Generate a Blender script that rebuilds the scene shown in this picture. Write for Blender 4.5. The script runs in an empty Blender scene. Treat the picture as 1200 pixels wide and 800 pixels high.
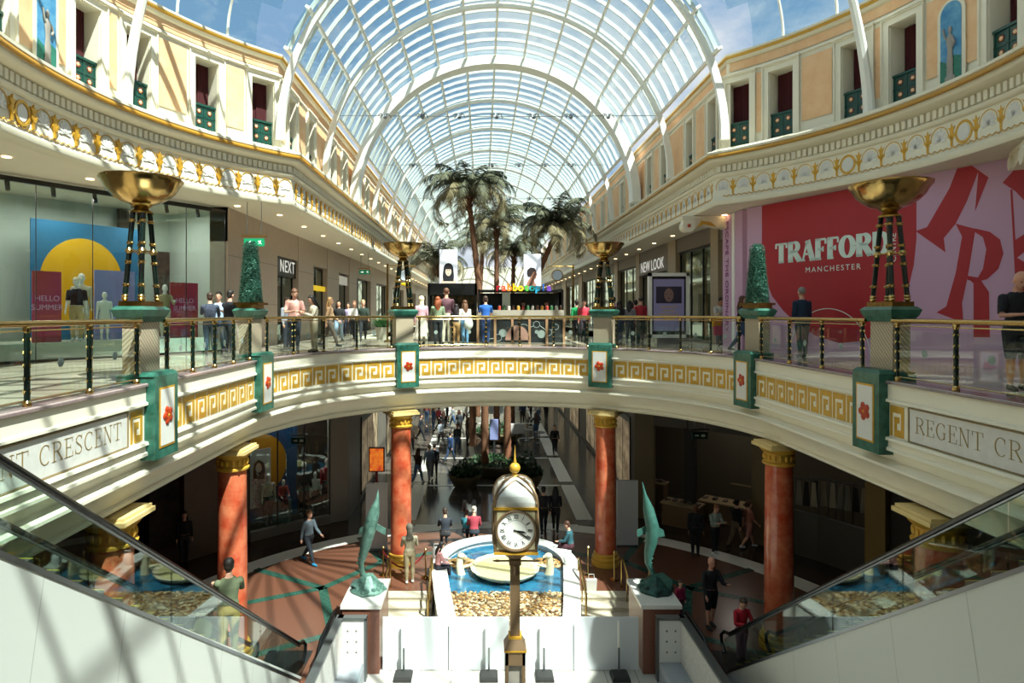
import bpy, math, random
from mathutils import Vector, Matrix
from math import sin, cos, pi, radians as R, sqrt, atan2
random.seed(7)
scn = bpy.context.scene
COL = scn.collection
# ---------------------------------------------------------------- camera, sky, sun, exposure
F = 740.0; HX = 565.0; HY = 366.0; EYE = 1.25
cam_d = bpy.data.cameras.new('camera'); cam = bpy.data.objects.new('camera', cam_d); COL.objects.link(cam)
cam.location = (0, 0, EYE); cam.rotation_euler = (pi/2, 0, 0)
cam_d.sensor_width = 36; cam_d.lens = 36*F/1200
cam_d.shift_x = (600-HX)/1200; cam_d.shift_y = -(400-HY)/1200
cam_d.clip_start = 0.05; cam_d.clip_end = 400
scn.camera = cam
scn.view_settings.view_transform = 'Standard'; scn.view_settings.look = 'None'
scn.view_settings.gamma = 1; scn.view_settings.use_curve_mapping = False
scn.view_settings.exposure = 0.0
scn.cycles.use_denoising = True
scn.cycles.max_bounces = 10; scn.cycles.diffuse_bounces = 4; scn.cycles.glossy_bounces = 3
scn.cycles.transmission_bounces = 6; scn.cycles.transparent_max_bounces = 24
scn.cycles.sample_clamp_indirect = 6
SUN_E, SUN_STR, SKY_STR = 59, 14.5, .9
w = bpy.data.worlds.new('sky'); scn.world = w; w.use_nodes = True
nt = w.node_tree; nt.nodes.clear()
def N(t, **k):
    n = nt.nodes.new(t)
    for a, b in k.items(): setattr(n, a, b)
    return n
tc = N('ShaderNodeTexCoord'); mp = N('ShaderNodeMapping'); mp.inputs['Scale'].default_value = (1.6, 1.6, 3.0)
mp.inputs['Location'].default_value = (0.6, 0.3, 0)
ns = N('ShaderNodeTexNoise'); ns.inputs['Scale'].default_value = 1.7; ns.inputs['Detail'].default_value = 8; ns.inputs['Roughness'].default_value = .6
cr = N('ShaderNodeValToRGB'); cr.color_ramp.elements[0].position = .42; cr.color_ramp.elements[1].position = .6
cr.color_ramp.elements[0].color = (.27, .47, .72, 1); cr.color_ramp.elements[1].color = (.9, .95, 1.0, 1)
bg = N('ShaderNodeBackground'); bg.inputs['Strength'].default_value = SKY_STR; ow = N('ShaderNodeOutputWorld')
L = nt.links.new
L(tc.outputs['Generated'], mp.inputs[0]); L(mp.outputs[0], ns.inputs['Vector']); L(ns.outputs['Fac'], cr.inputs[0])
L(cr.outputs[0], bg.inputs[0]); L(bg.outputs[0], ow.inputs[0])
sd = bpy.data.lights.new('sun', 'SUN'); sd.energy = SUN_STR; sd.angle = R(.6); sd.color = (1, .95, .86)
sun = bpy.data.objects.new('sun', sd); COL.objects.link(sun)
SUN_AZ = 40
sdir = Vector((cos(R(SUN_E))*sin(R(SUN_AZ)), -cos(R(SUN_E))*cos(R(SUN_AZ)), sin(R(SUN_E))))
sun.rotation_euler = sdir.to_track_quat('Z', 'Y').to_euler(); sun.location = (20, -20, 40)
sun['label'] = 'sun'

# ---------------------------------------------------------------- helpers
def lin(h):
    h = h.lstrip('#'); c = [int(h[i:i+2], 16)/255 for i in (0, 2, 4)]
    return tuple(x/12.92 if x <= .04045 else ((x+.055)/1.055)**2.4 for x in c)
MC = {}
def mat(name, col, rough=.5, metal=0, noise=0, scale=4, col2=None, emit=0, bump=0, spec=.5, wave=None, stretch=None, coat=0):
    """procedural principled material; noise mixes towards col2"""
    if name in MC: return MC[name]
    m = bpy.data.materials.new(name); m.use_nodes = True; t = m.node_tree; b = t.nodes['Principled BSDF']
    c = lin(col) if isinstance(col, str) else col
    b.inputs['Base Color'].default_value = (*c, 1); b.inputs['Roughness'].default_value = rough; b.inputs['Metallic'].default_value = metal
    b.inputs['Specular IOR Level'].default_value = spec; b.inputs['Coat Weight'].default_value = coat; b.inputs['Coat Roughness'].default_value = .08
    if emit:
        b.inputs['Emission Color'].default_value = (*c, 1); b.inputs['Emission Strength'].default_value = emit
    if noise or wave or bump:
        tcn = t.nodes.new('ShaderNodeTexCoord'); mpn = t.nodes.new('ShaderNodeMapping'); t.links.new(tcn.outputs['Object'], mpn.inputs[0])
        if stretch: mpn.inputs['Scale'].default_value = stretch
        if wave:
            nz = t.nodes.new('ShaderNodeTexWave'); nz.inputs['Scale'].default_value = scale; nz.inputs['Distortion'].default_value = wave; nz.inputs['Detail'].default_value = 3
            nz.bands_direction = 'DIAGONAL'; fac = nz.outputs['Fac']
        else:
            nz = t.nodes.new('ShaderNodeTexNoise'); nz.inputs['Scale'].default_value = scale; nz.inputs['Detail'].default_value = 6; nz.inputs['Roughness'].default_value = .65
            fac = nz.outputs['Fac']
        t.links.new(mpn.outputs[0], nz.inputs['Vector'])
        if noise or wave:
            rp = t.nodes.new('ShaderNodeValToRGB'); rp.color_ramp.elements[0].position = .35; rp.color_ramp.elements[1].position = .65
            c2 = lin(col2) if isinstance(col2, str) else (col2 or tuple(x*.7 for x in c))
            k = noise or 1
            rp.color_ramp.elements[0].color = (*c, 1); rp.color_ramp.elements[1].color = (*[a*(1-k)+d*k for a, d in zip(c, c2)], 1)
            t.links.new(fac, rp.inputs[0]); t.links.new(rp.outputs[0], b.inputs['Base Color'])
            if emit: t.links.new(rp.outputs[0], b.inputs['Emission Color'])
        if bump:
            bn = t.nodes.new('ShaderNodeBump'); bn.inputs['Strength'].default_value = bump; bn.inputs['Distance'].default_value = .02
            t.links.new(fac, bn.inputs['Height']); t.links.new(bn.outputs[0], b.inputs['Normal'])
    MC[name] = m; return m
def glassmat(name, tint, gloss=.06, rough=.02, ior=1.45):
    if name in MC: return MC[name]
    m = bpy.data.materials.new(name); m.use_nodes = True; t = m.node_tree; t.nodes.clear()
    o = t.nodes.new('ShaderNodeOutputMaterial'); mx = t.nodes.new('ShaderNodeMixShader'); tr = t.nodes.new('ShaderNodeBsdfTransparent'); gl = t.nodes.new('ShaderNodeBsdfGlossy')
    lw = t.nodes.new('ShaderNodeLayerWeight'); lw.inputs[0].default_value = .5; fr = t.nodes.new('ShaderNodeMath'); fr.operation = 'POWER'; fr.inputs[1].default_value = 5; t.links.new(lw.outputs['Facing'], fr.inputs[0])
    ad = t.nodes.new('ShaderNodeMath'); ad.operation = 'ADD'; ad.use_clamp = True; ad.inputs[1].default_value = gloss
    tr.inputs[0].default_value = (*tint, 1); gl.inputs['Roughness'].default_value = rough; gl.inputs[0].default_value = (.9, .95, .93, 1)
    t.links.new(fr.outputs[0], ad.inputs[0]); t.links.new(ad.outputs[0], mx.inputs[0]); t.links.new(tr.outputs[0], mx.inputs[1]); t.links.new(gl.outputs[0], mx.inputs[2]); t.links.new(mx.outputs[0], o.inputs[0])
    MC[name] = m; return m
def tilemat(name, c1, c2, cm, sx, sy, rough=.25, mortar=.012, noise=.25):
    if name in MC: return MC[name]
    m = bpy.data.materials.new(name); m.use_nodes = True; t = m.node_tree; b = t.nodes['Principled BSDF']
    tcn = t.nodes.new('ShaderNodeTexCoord'); br = t.nodes.new('ShaderNodeTexBrick'); br.offset = 0
    br.inputs['Color1'].default_value = (*lin(c1), 1); br.inputs['Color2'].default_value = (*lin(c2), 1); br.inputs['Mortar'].default_value = (*lin(cm), 1)
    br.inputs['Scale'].default_value = 1; br.inputs['Brick Width'].default_value = sx; br.inputs['Row Height'].default_value = sy; br.inputs['Mortar Size'].default_value = mortar
    nz = t.nodes.new('ShaderNodeTexNoise'); nz.inputs['Scale'].default_value = 30; mxn = t.nodes.new('ShaderNodeMixRGB'); mxn.blend_type = 'MULTIPLY'; mxn.inputs[0].default_value = noise
    t.links.new(tcn.outputs['Object'], br.inputs['Vector']); t.links.new(tcn.outputs['Object'], nz.inputs['Vector'])
    t.links.new(br.outputs['Color'], mxn.inputs[1]); t.links.new(nz.outputs['Fac'], mxn.inputs[2]); t.links.new(mxn.outputs[0], b.inputs['Base Color'])
    b.inputs['Roughness'].default_value = rough
    MC[name] = m; return m

class MB:
    def __init__(s): s.v = []; s.f = []; s.m = []
    def add(s, vs, fs, mi=0):
        o = len(s.v); s.v += [tuple(p) for p in vs]; s.f += [tuple(i+o for i in f) for f in fs]; s.m += [mi]*len(fs); return s
    def box(s, x0, x1, y0, y1, z0, z1, mi=0, M=None):
        vs = [(x, y, z) for x in (x0, x1) for y in (y0, y1) for z in (z0, z1)]
        if M is not None: vs = [M @ Vector(p) for p in vs]
        return s.add(vs, [(0, 1, 3, 2), (4, 6, 7, 5), (0, 4, 5, 1), (2, 3, 7, 6), (0, 2, 6, 4), (1, 5, 7, 3)], mi)
    def frustum(s, hx0, hy0, z0, hx1, hy1, z1, mi=0, cx=0, cy=0):
        vs = [(cx+a*hx0, cy+b*hy0, z0) for a, b in ((-1, -1), (1, -1), (1, 1), (-1, 1))]+[(cx+a*hx1, cy+b*hy1, z1) for a, b in ((-1, -1), (1, -1), (1, 1), (-1, 1))]
        return s.add(vs, [(3, 2, 1, 0), (4, 5, 6, 7), (0, 1, 5, 4), (1, 2, 6, 5), (2, 3, 7, 6), (3, 0, 4, 7)], mi)
    def tube(s, pts, r, n=8, mi=0, cap=True, sy=None):
        pts = [Vector(p) for p in pts]; k = len(pts); rs = r if isinstance(r, (list, tuple)) else [r]*k
        vs = []; prev = None
        for i, p in enumerate(pts):
            d = (pts[min(i+1, k-1)]-pts[max(i-1, 0)]); d = d.normalized() if d.length > 1e-9 else Vector((0, 0, 1))
            if prev is None:
                a = Vector((1, 0, 0)) if abs(d.x) < .8 else Vector((0, 1, 0)); a = (a-d*a.dot(d)).normalized()
            else:
                a = prev-d*prev.dot(d); a = a.normalized() if a.length > 1e-6 else prev
            prev = a; b = d.cross(a)
            for j in range(n):
                t = 2*pi*j/n; vs.append(p+a*rs[i]*cos(t)+b*rs[i]*(sy or 1)*sin(t))
        fs = [(i*n+j, i*n+(j+1) % n, (i+1)*n+(j+1) % n, (i+1)*n+j) for i in range(k-1) for j in range(n)]
        if cap: fs += [tuple(range(n))[::-1], tuple((k-1)*n+j for j in range(n))]
        return s.add(vs, fs, mi)
    def lathe(s, prof, n=24, c=(0, 0, 0), mi=0, sx=1, sy=1, M=None, ripple=None, cap=True):
        vs = []
        for r, z in prof:
            for j in range(n):
                t = 2*pi*j/n; rr = r*(1+(ripple[1]*cos(ripple[0]*t) if ripple else 0))
                vs.append((c[0]+rr*cos(t)*sx, c[1]+rr*sin(t)*sy, c[2]+z))
        if M is not None: vs = [M @ Vector(p) for p in vs]
        fs = [(i*n+j, i*n+(j+1) % n, (i+1)*n+(j+1) % n, (i+1)*n+j) for i in range(len(prof)-1) for j in range(n)]
        if cap and prof[0][0] > 1.1e-4: fs.append(tuple(range(n))[::-1])
        if cap and prof[-1][0] > 1.1e-4: fs.append(tuple((len(prof)-1)*n+j for j in range(n)))
        return s.add(vs, fs, mi)
    def ball(s, c, r, mi=0, n=10, sc=(1, 1, 1)):
        prof = [(r*sin(pi*i/(n//2+1)), -r*cos(pi*i/(n//2+1))) for i in range(n//2+2)]
        prof[0] = (1e-5, -r); prof[-1] = (1e-5, r)
        M = Matrix.Translation(c) @ Matrix.Diagonal((*sc, 1)); return s.lathe(prof, n, mi=mi, M=M)
    def prism(s, poly, o, u, v, t, mi=0):
        """polygon [(a,b)] in plane o+a*u+b*v, thickness t along the normal u x v"""
        o, u, v = Vector(o), Vector(u), Vector(v); w_ = u.cross(v).normalized()*t; k = len(poly)
        vs = [o+u*a+v*b for a, b in poly]+[o+u*a+v*b+w_ for a, b in poly]
        fs = [tuple(range(k))[::-1], tuple(range(k, 2*k))]+[(i, (i+1) % k, k+(i+1) % k, k+i) for i in range(k)]
        return s.add(vs, fs, mi)
    def sweep(s, prof, path, mi=0, closed=False):
        """prof [(d,z)]; path(d) -> same number of (x,y) for every d"""
        cols = [[(x, y, z) for x, y in path(d)] for d, z in prof]; n = len(cols[0]); vs = [p for c in cols for p in c]
        k = len(cols); fs = [(i*n+j, i*n+j+1, (i+1)*n+j+1, (i+1)*n+j) for i in range(k-1) for j in range(n-1)]
        return s.add(vs, fs, mi)
    def build(s, name, mats, parent=None, smooth=False, ang=35):
        me = bpy.data.meshes.new(name); me.from_pydata(s.v, [], s.f)
        mats = mats if isinstance(mats, (list, tuple)) else [mats]
        for m in mats: me.materials.append(m)
        if len(mats) > 1: me.polygons.foreach_set('material_index', [min(i, len(mats)-1) for i in s.m])
        if smooth:
            me.polygons.foreach_set('use_smooth', [True]*len(me.polygons)); me.set_sharp_from_angle(angle=R(ang))
        me.update(); o = bpy.data.objects.new(name, me); COL.objects.link(o)
        if parent is not None: o.parent = parent
        return o
def tag(o, label, cat, group=None, kind=None):
    o['label'] = label; o['category'] = cat
    if group: o['group'] = group
    if kind: o['kind'] = kind
    return o
def thing(name, label, cat, loc=(0, 0, 0), rz=0, group=None, sc=1):
    o = bpy.data.objects.new(name, None); o.empty_display_size = .2; COL.objects.link(o); o.location = loc; o.rotation_euler = (0, 0, rz); o.scale = (sc, sc, sc)
    return tag(o, label, cat, group)
def struct(o, label=None):
    o['kind'] = 'structure'
    if label: o['label'] = label
    return o
def sempty(name, label=None, loc=(0, 0, 0), rz=0):
    o = bpy.data.objects.new(name, None); COL.objects.link(o); o.location = loc; o.rotation_euler = (0, 0, rz); return struct(o, label)
def copy_tree(o, parent=None):
    c = o.copy(); COL.objects.link(c)
    if parent is not None: c.parent = parent
    for ch in list(o.children): copy_tree(ch, c)
    return c
def at(px, py, Y): return Vector(((px-HX)*Y/F, Y, EYE-(py-HY)*Y/F))
class Plane:
    """vertical plane through p0 with horizontal direction u"""
    def __init__(s, p0, p1, off=0):
        p0, p1 = Vector((*p0, 0)), Vector((*p1, 0)); s.u = (p1-p0).normalized(); s.n = Vector((s.u.y, -s.u.x, 0)); s.o = p0+s.n*off
    def uv(s, px, py):
        D = Vector(((px-HX)/F, 1, -(py-HY)/F)); C = Vector((0, 0, EYE)); t = (s.o-C).dot(s.n)/D.dot(s.n); p = C+D*t
        return ((p-s.o).dot(s.u), p.z)
    def pt(s, a, z, w=0): return s.o+s.u*a+s.n*w+Vector((0, 0, z))
    def poly(s, mb, pts, t, mi=0, w=0, zmax=None):
        q = [s.uv(*p) for p in pts]
        if zmax: q = [(a, min(b, zmax)) for a, b in q]
        mb.prism(q, s.o+s.n*w, s.u, (0, 0, 1), t, mi)
# text: serif strokes
def glyphs():
    def arc(cx, cy, rx, ry, a0, a1, n=10, w=(1, .35)):
        out = []
        for i in range(n+1):
            a = R(a0+(a1-a0)*i/n); out.append((cx+rx*cos(a), cy+ry*sin(a), w[1]+(w[0]-w[1])*abs(cos(a))))
        return out
    T, h = 1, .35
    st = lambda x, y0=0, y1=1, w=T: [(x, y0, w), (x, y1, w)]
    hz = lambda x0, x1, y, w=h: [(x0, y, w), (x1, y, w)]
    G = {}
    G['T'] = (.8, [st(.4), hz(.02, .78, .96), st(.04, .74, .98, h), st(.76, .74, .98, h), hz(.22, .58, .03)])
    G['R'] = (.82, [st(.18), hz(.02, .45, .97), hz(.02, .36, .03), arc(.4, .75, .26, .22, 90, -90), hz(.18, .42, .52), [(.42, .52, T), (.78, .02, T)], hz(.62, .84, .03)])
    G['E'] = (.7, [st(.18), hz(.02, .64, .97), hz(.02, .68, .03), hz(.18, .5, .51), st(.64, .76, .98, h), st(.67, .02, .26, h), st(.5, .4, .62, h)])
    G['F'] = (.68, [st(.18), hz(.02, .64, .97), hz(.02, .38, .03), hz(.18, .48, .5), st(.64, .74, .98, h), st(.48, .38, .62, h)])
    G['A'] = (.84, [[(.42, 1, T), (.74, 0, T)], [(.42, 1, h), (.12, 0, h)], hz(.2, .62, .33), hz(.0, .26, .03), hz(.56, .88, .03)])
    G['O'] = (.86, [arc(.43, .5, .33, .47, 0, 360, 20)])
    G['D'] = (.84, [st(.18), arc(.38, .5, .36, .46, 90, -90, 12), hz(.02, .4, .97), hz(.02, .4, .03)])
    G['G'] = (.86, [arc(.45, .5, .35, .47, 45, 315, 16), st(.7, .08, .45), hz(.56, .82, .45), st(.7, .72, .92, h)])
    G['N'] = (.86, [st(.16, w=h), st(.7, w=h), [(.14, 1, T), (.7, 0, T)], hz(.02, .24, .97), hz(.02, .3, .03), hz(.58, .84, .97)])
    G['C'] = (.8, [arc(.45, .5, .35, .47, 48, 312, 16), st(.7, .7, .92, h)])
    G['S'] = (.66, [[(.56, .84, .5), (.45, .95, .45), (.28, .95, .5), (.15, .83, .7), (.15, .67, .8), (.28, .55, 1), (.45, .44, 1), (.57, .3, .8), (.55, .13, .6), (.4, .04, .5), (.22, .04, .45), (.09, .15, .4)], st(.58, .74, .96, h), st(.08, .04, .28, h)])
    return G
GL = glyphs()
def serif(mb, txt, o, u, v, H, wt=.16, t=.01, mi=0, gap=.1, center=False, xs=1):
    """letters as thick strokes in the plane (u right, v up); returns the length"""
    o, u, v = Vector(o), Vector(u), Vector(v); x = 0; adv = []
    for c in txt:
        adv.append(x); x += ((.45 if c == ' ' else GL[c][0])+gap)*H*xs
    if center: o = o-u*((x-gap*H*xs)/2)
    for c, x0 in zip(txt, adv):
        if c == ' ': continue
        for stt in GL[c][1]:
            P = [Vector((p[0]*xs, p[1])) for p in stt]; W = [p[2]*wt/2 for p in stt]; l, r = [], []
            for i, p in enumerate(P):
                d = P[min(i+1, len(P)-1)]-P[max(i-1, 0)]; d = d.normalized(); nn = Vector((-d.y, d.x)); l.append(p+nn*W[i]); r.append(p-nn*W[i])
            for i in range(len(P)-1):
                mb.prism([(x0+a.x*H, a.y*H) for a in (l[i], r[i], r[i+1], l[i+1])], o, u, v, t, mi)
    return x
def text(name, s, size, m, parent=None, loc=(0, 0, 0), u=(1, 0, 0), v=(0, 0, 1), depth=.01, align='CENTER', bold=0, sx=1, space=1):
    c = bpy.data.curves.new(name, 'FONT'); c.body = s; c.size = size; c.extrude = depth; c.align_x = align; c.align_y = 'CENTER'; c.offset = bold; c.space_character = space
    c.resolution_u = 3
    o = bpy.data.objects.new(name, c); COL.objects.link(o); dg = bpy.context.evaluated_depsgraph_get(); me = bpy.data.meshes.new_from_object(o.evaluated_get(dg))
    bpy.data.objects.remove(o); me.materials.clear(); me.materials.append(m); me.name = name
    U, V = Vector(u).normalized(), Vector(v).normalized(); W = U.cross(V); M = Matrix((U, V, W)).transposed().to_4x4()
    me.transform(Matrix.Translation(loc) @ M @ Matrix.Diagonal((sx, 1, 1, 1)))
    ob = bpy.data.objects.new(name, me); COL.objects.link(ob)
    if parent is not None: ob.parent = parent
    return ob

# ---------------------------------------------------------------- materials
cream = mat('cream paint', '#e9e2cd', .55, noise=.25, col2='#d9d0b6', scale=1.5)
white = mat('white paint', '#f2efe6', .5)
ivory = mat('ivory moulding', '#e6dec6', .5, noise=.2, col2='#d6ccb0', scale=3)
peach = mat('peach plaster', '#ecc498', .8, noise=.7, col2='#e2ae7c', scale=2.2)
gold = mat('gold leaf', '#d9a534', .38, .35, noise=.4, col2='#a67a22', scale=9)
goldp = mat('gold paint', '#d0a03a', .42, .12, noise=.5, col2='#b48a2c', scale=6)
brass = mat('polished brass', '#bd9d62', .2, 1)
brassd = mat('worn brass', '#8c6c33', .25, 1, noise=.5, col2='#c9a860', scale=5)
green = mat('green marble', '#184c3d', .32, noise=.9, col2='#3c7262', scale=5)
greend = mat('dark green enamel', '#0a1c16', .18)
black = mat('black metal', '#0c0d0d', .35)
dark = mat('dark interior', '#1a1614', .6)
sandst = mat('striped stone', '#b8a890', .4, wave=2.5, noise=1, col2='#94866f', scale=7)
redmar = mat('red marble', '#b5452a', .22, noise=.9, col2='#cf7a55', scale=2.4, coat=.4)
whitemar = mat('white marble', '#dbd9d2', .3, noise=.5, col2='#cfcdc6', scale=3)
steel = mat('grey steel', '#85888a', .3, .9)
ribm = mat('white steel rib', '#eceae0', .45)
barm = mat('grey glazing bar', '#c6ccc6', .5)
roofglass = glassmat('roof glass', (.74, .87, .89), .03)
railglass = glassmat('rail glass', (.86, .95, .90), .05)
shopglass = glassmat('shop glass', (.84, .92, .90), .04)
escglass = glassmat('escalator glass', (.80, .88, .84), .05, .02)
# ---------------------------------------------------------------- plan geometry
GZ = 1.25-8.9; SZ = 1.25-9.4          # ground floor, sunken floor
CX, RY, RR = .75, 16.2, 6.6           # balcony opening: centre line, arc centre, radius
def ring_path(d, y0=4.0, n=48, ny=6):
    P = [(CX-RR-d, y0+(RY-y0)*i/ny) for i in range(ny)]
    P += [(CX-(RR+d)*cos(pi*i/n), RY+(RR+d)*sin(pi*i/n)) for i in range(n+1)]
    P += [(CX+RR+d, RY+(y0-RY)*i/ny) for i in range(1, ny+1)]
    return P
RL = RY-4.0; RA = pi*RR; RS = 2*RL+RA
def ring(s, d=0):
    """point and outward normal at arc length s"""
    if s < RL: p, n = Vector((CX-RR, 4+s, 0)), Vector((-1, 0, 0))
    elif s > RL+RA: p, n = Vector((CX+RR, RY-(s-RL-RA), 0)), Vector((1, 0, 0))
    else:
        a = (s-RL)/RR; n = Vector((-cos(a), sin(a), 0)); p = Vector((CX, RY, 0))+n*RR
    return p+n*d, n
GX, GY, GR, GH = .7, 13.0, 9.8, 6.75   # rotunda of the gallery; half width of the arcade
FAR = 112
def gal_path(side, d, nb=6, na=30, nf=24, ya=-14, yb=FAR):
    X = GX+side*(GH+d); c = min(1, (GH+d)/(GR+d)); dy = (GR+d)*cos(math.asin(c)); a0 = math.asin(c)
    P = [(X, ya+(GY-dy-ya)*i/nb) for i in range(nb)]
    for i in range(na+1):
        a = (pi-a0)+(2*a0-pi)*i/na; P.append((GX+side*(GR+d)*sin(a), GY+(GR+d)*cos(a)))
    P += [(X, GY+dy+(yb-GY-dy)*(i/nf)) for i in range(1, nf+1)]
    return P
def gpt(side, th=None, Y=None, d=0):
    """point on the gallery line: angle th (deg from +Y) on the rotunda or Y in the arcade; outward normal"""
    if th is not None:
        n = Vector((side*sin(R(th)), cos(R(th)), 0)); return Vector((GX, GY, 0))+n*(GR+d), n
    return Vector((GX+side*(GH+d), Y, 0)), Vector((side, 0, 0))
CORNER = math.degrees(math.asin(GH/GR))   # 43.5
# ---------------------------------------------------------------- floors
upfloor = tilemat('upper floor stone', '#c9bda9', '#a99b88', '#8b8072', 1.2, 1.2, .12)
brownfl = mat('brown red granite', '#6b4534', .25, noise=.6, col2='#523328', scale=60)
darkfl = tilemat('dark brown tiles', '#3a2a22', '#33261f', '#55483e', .6, .6, .15)
corrfl = tilemat('grey brown tiles', '#57504a', '#4b4540', '#6b645c', 1.1, 1.1, .14)
palefl = tilemat('pale stone tiles', '#cdc9bf', '#bdb9ae', '#908c84', .8, .8, .25)
whiteband = mat('white stone band', '#e6e1d6', .3)
greeninl = mat('green stone inlay', '#24443a', .2, noise=.5, col2='#3c6353', scale=12)
def slab(name, x0, x1, y0, y1, z0, z1, m): return MB().box(x0, x1, y0, y1, z0, z1).build(name, m)
fl = sempty('floor', 'stone floor slabs of the upper mall level')
m = MB()
m.box(-22, CX-RR-.1, 4, RY, -.5, 0); m.box(CX+RR+.1, 22, 4, RY, -.5, 0)
m.box(-22, 22, -14, .5, -.5, 0); m.box(-22, -4.2, .5, 4, -.5, 0); m.box(5.75, 22, .5, 4, -.5, 0); m.box(-22, 22, 22.75+.1, 31, -.5, 0)
m.box(-22, -5.85, 31, FAR, -.5, 0); m.box(7.35, 22, 31, FAR, -.5, 0)
m.box(-5.85, 7.35, 62, 70, -.5, 0)
for sd_ in (-1, 1):                       # spandrels between arc and bridge
    n = 16; top = []; 
    for i in range(n+1):
        a = pi/2*i/n; top.append((CX+sd_*(RR+.1)*cos(a), RY+(RR+.1)*sin(a)))
    for i in range(n):
        a, b = top[i], top[i+1]; xo = sd_*22
        vs = [(a[0], a[1]), (b[0], b[1]), (xo, b[1]), (xo, a[1])]
        m.add([(x, y, 0) for x, y in vs]+[(x, y, -.5) for x, y in vs], [(0, 1, 2, 3), (7, 6, 5, 4)])
m.build('upper_slab', upfloor, fl)
# soffit under the upper floor (ground floor ceiling)
ce = sempty('ceiling', 'plain soffit over the ground floor mall')
m = MB(); zc = -2.2
m.box(-22, CX-RR-.5, 4, RY, zc, zc+.2); m.box(CX+RR+.5, 22, 4, RY, zc, zc+.2); m.box(-22, 22, -14, .5, zc, zc+.2)
m.box(-22, 22, 23.3, 30.6, zc, zc+.2); m.box(-22, -6.3, 30.6, FAR, zc, zc+.2); m.box(7.8, 22, 30.6, FAR, zc, zc+.2); m.box(-6.3, 7.8, 62, 70, zc, zc+.2)
for sd_ in (-1, 1):
    n = 16; top = [(CX+sd_*(RR+.5)*cos(pi/2*i/n), RY+(RR+.5)*sin(pi/2*i/n)) for i in range(n+1)]
    for i in range(n):
        a, b = top[i], top[i+1]; xo = sd_*22; m.add([(a[0], a[1], zc), (b[0], b[1], zc), (xo, b[1], zc), (xo, a[1], zc)], [(0, 1, 2, 3)])
m.build('soffit', mat('soffit paint', '#8a8070', .7), ce)
m = MB()                                   # edge beams of the bridge and side walkways beyond it
m.box(-5.85, 7.35, 31, 31.3, -1.6, .05); m.box(-6.1, -5.85, 31, FAR, -1.6, .05); m.box(7.35, 7.6, 31, FAR, -1.6, .05); m.box(-5.85, 7.35, 61.8, 62, -1.6, .05)
m.box(-4.2, 5.75, .4, .5, -2.2, .0)
m.build('edge_beam', cream, fl)
# ground floor
gf = sempty('floor', 'granite floor of the ground level')
RGX, RGY, RGR = .75, 15.4, 11.1
HX0, HX1, HY1 = -3.75, 5.25, 20.2           # sunken part
m = MB()
def gquad(x0, x1, y0, y1): m.box(x0, x1, y0, y1, GZ-.2, GZ)
n = 96                                      # disc made of strips, with the sunken rectangle left out
def strip(y0, y1):
    w0 = sqrt(max(0, RGR**2-(y0-RGY)**2)); w1 = sqrt(max(0, RGR**2-(y1-RGY)**2))
    if (y0+y1)/2 < HY1 and (y0+y1)/2 > 2:
        m.add([(RGX-w0, y0, GZ), (HX0, y0, GZ), (HX0, y1, GZ), (RGX-w1, y1, GZ)], [(0, 1, 2, 3)])
        m.add([(HX1, y0, GZ), (RGX+w0, y0, GZ), (RGX+w1, y1, GZ), (HX1, y1, GZ)], [(0, 1, 2, 3)])
    else: m.add([(RGX-w0, y0, GZ), (RGX+w0, y0, GZ), (RGX+w1, y1, GZ), (RGX-w1, y1, GZ)], [(0, 1, 2, 3)])
ys = sorted(set([RGY-RGR*cos(pi*i/n) for i in range(n+1)]+[HY1]))
ys = [y for y in ys]
for a, b in zip(ys, ys[1:]): strip(a, b)
m.build('rotunda_floor', brownfl, gf)
m = MB()
def annulus(mb, r0, r1, z, th0=0, th1=360, n=90, mi=0):
    vs = []; 
    for i in range(n+1):
        a = R(th0+(th1-th0)*i/n)
        for r in (r0, r1): vs.append((RGX+r*sin(a), RGY+r*cos(a), z))
    mb.add(vs, [(2*i, 2*i+1, 2*i+3, 2*i+2) for i in range(n)], mi)
annulus(m, RGR, 14.2, GZ); m.box(-22, HX0-.03, 2, 30, GZ-.3, GZ-.008); m.box(HX1+.03, 22, 2, 30, GZ-.3, GZ-.008); m.box(HX0-.03, HX1+.03, HY1+.03, 30, GZ-.3, GZ-.008); m.box(-22, 22, -14, 6, GZ-.3, GZ-.005)
m.build('outer_floor', darkfl, gf)
m = MB(); annulus(m, RGR-.42, RGR+.38, GZ+.004); m.build('white_band', whiteband, gf)
MB().box(-14, 15, 26.0, FAR, GZ-.3, GZ-.004).build('arcade_floor', corrfl, gf)
m = MB()
for x in (-3.55, 4.05):
    y = 27.0
    while y < 90: m.box(x, x+.7, y+.12, y+5.6, GZ, GZ+.006); y += 6.1
y = 26.4
while y < 90: m.box(-2.8, 4.0, y-.1, y+.12, GZ, GZ+.005); y += 6.1
m.build('white_inlay', whiteband, gf)
m = MB()
def band(p, q, wd=.28):
    p, q = Vector((*p, 0)), Vector((*q, 0)); d = (q-p).normalized(); nn = Vector((-d.y, d.x, 0))*wd/2
    m.add([(a.x, a.y, GZ+.005) for a in (p+nn, p-nn, q-nn, q+nn)], [(0, 1, 2, 3)])
for sg in (-1, 1):
    X = lambda x: CX+sg*x
    for a, b in (((4.9, 17.5), (5.9, 20.4)), ((5.9, 20.4), (4.3, 22.6)), ((5.9, 20.4), (8.6, 21.9)), ((5.9, 20.4), (9.9, 18.4)), ((4.3, 22.6), (5.6, 25.0)), ((4.3, 22.6), (0, 24.6)), ((9.9, 18.4), (10.6, 14)), ((4.9, 17.5), (9.9, 14.4))):
        band((X(a[0]), a[1]), (X(b[0]), b[1]))
m.build('green_inlay', greeninl, gf)
m = MB(); m.box(HX0, HX1, 3, HY1, SZ-.2, SZ); m.build('sunken_floor', palefl, gf)
m = MB()                                    # retaining edges and three steps each side of the fountain
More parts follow.
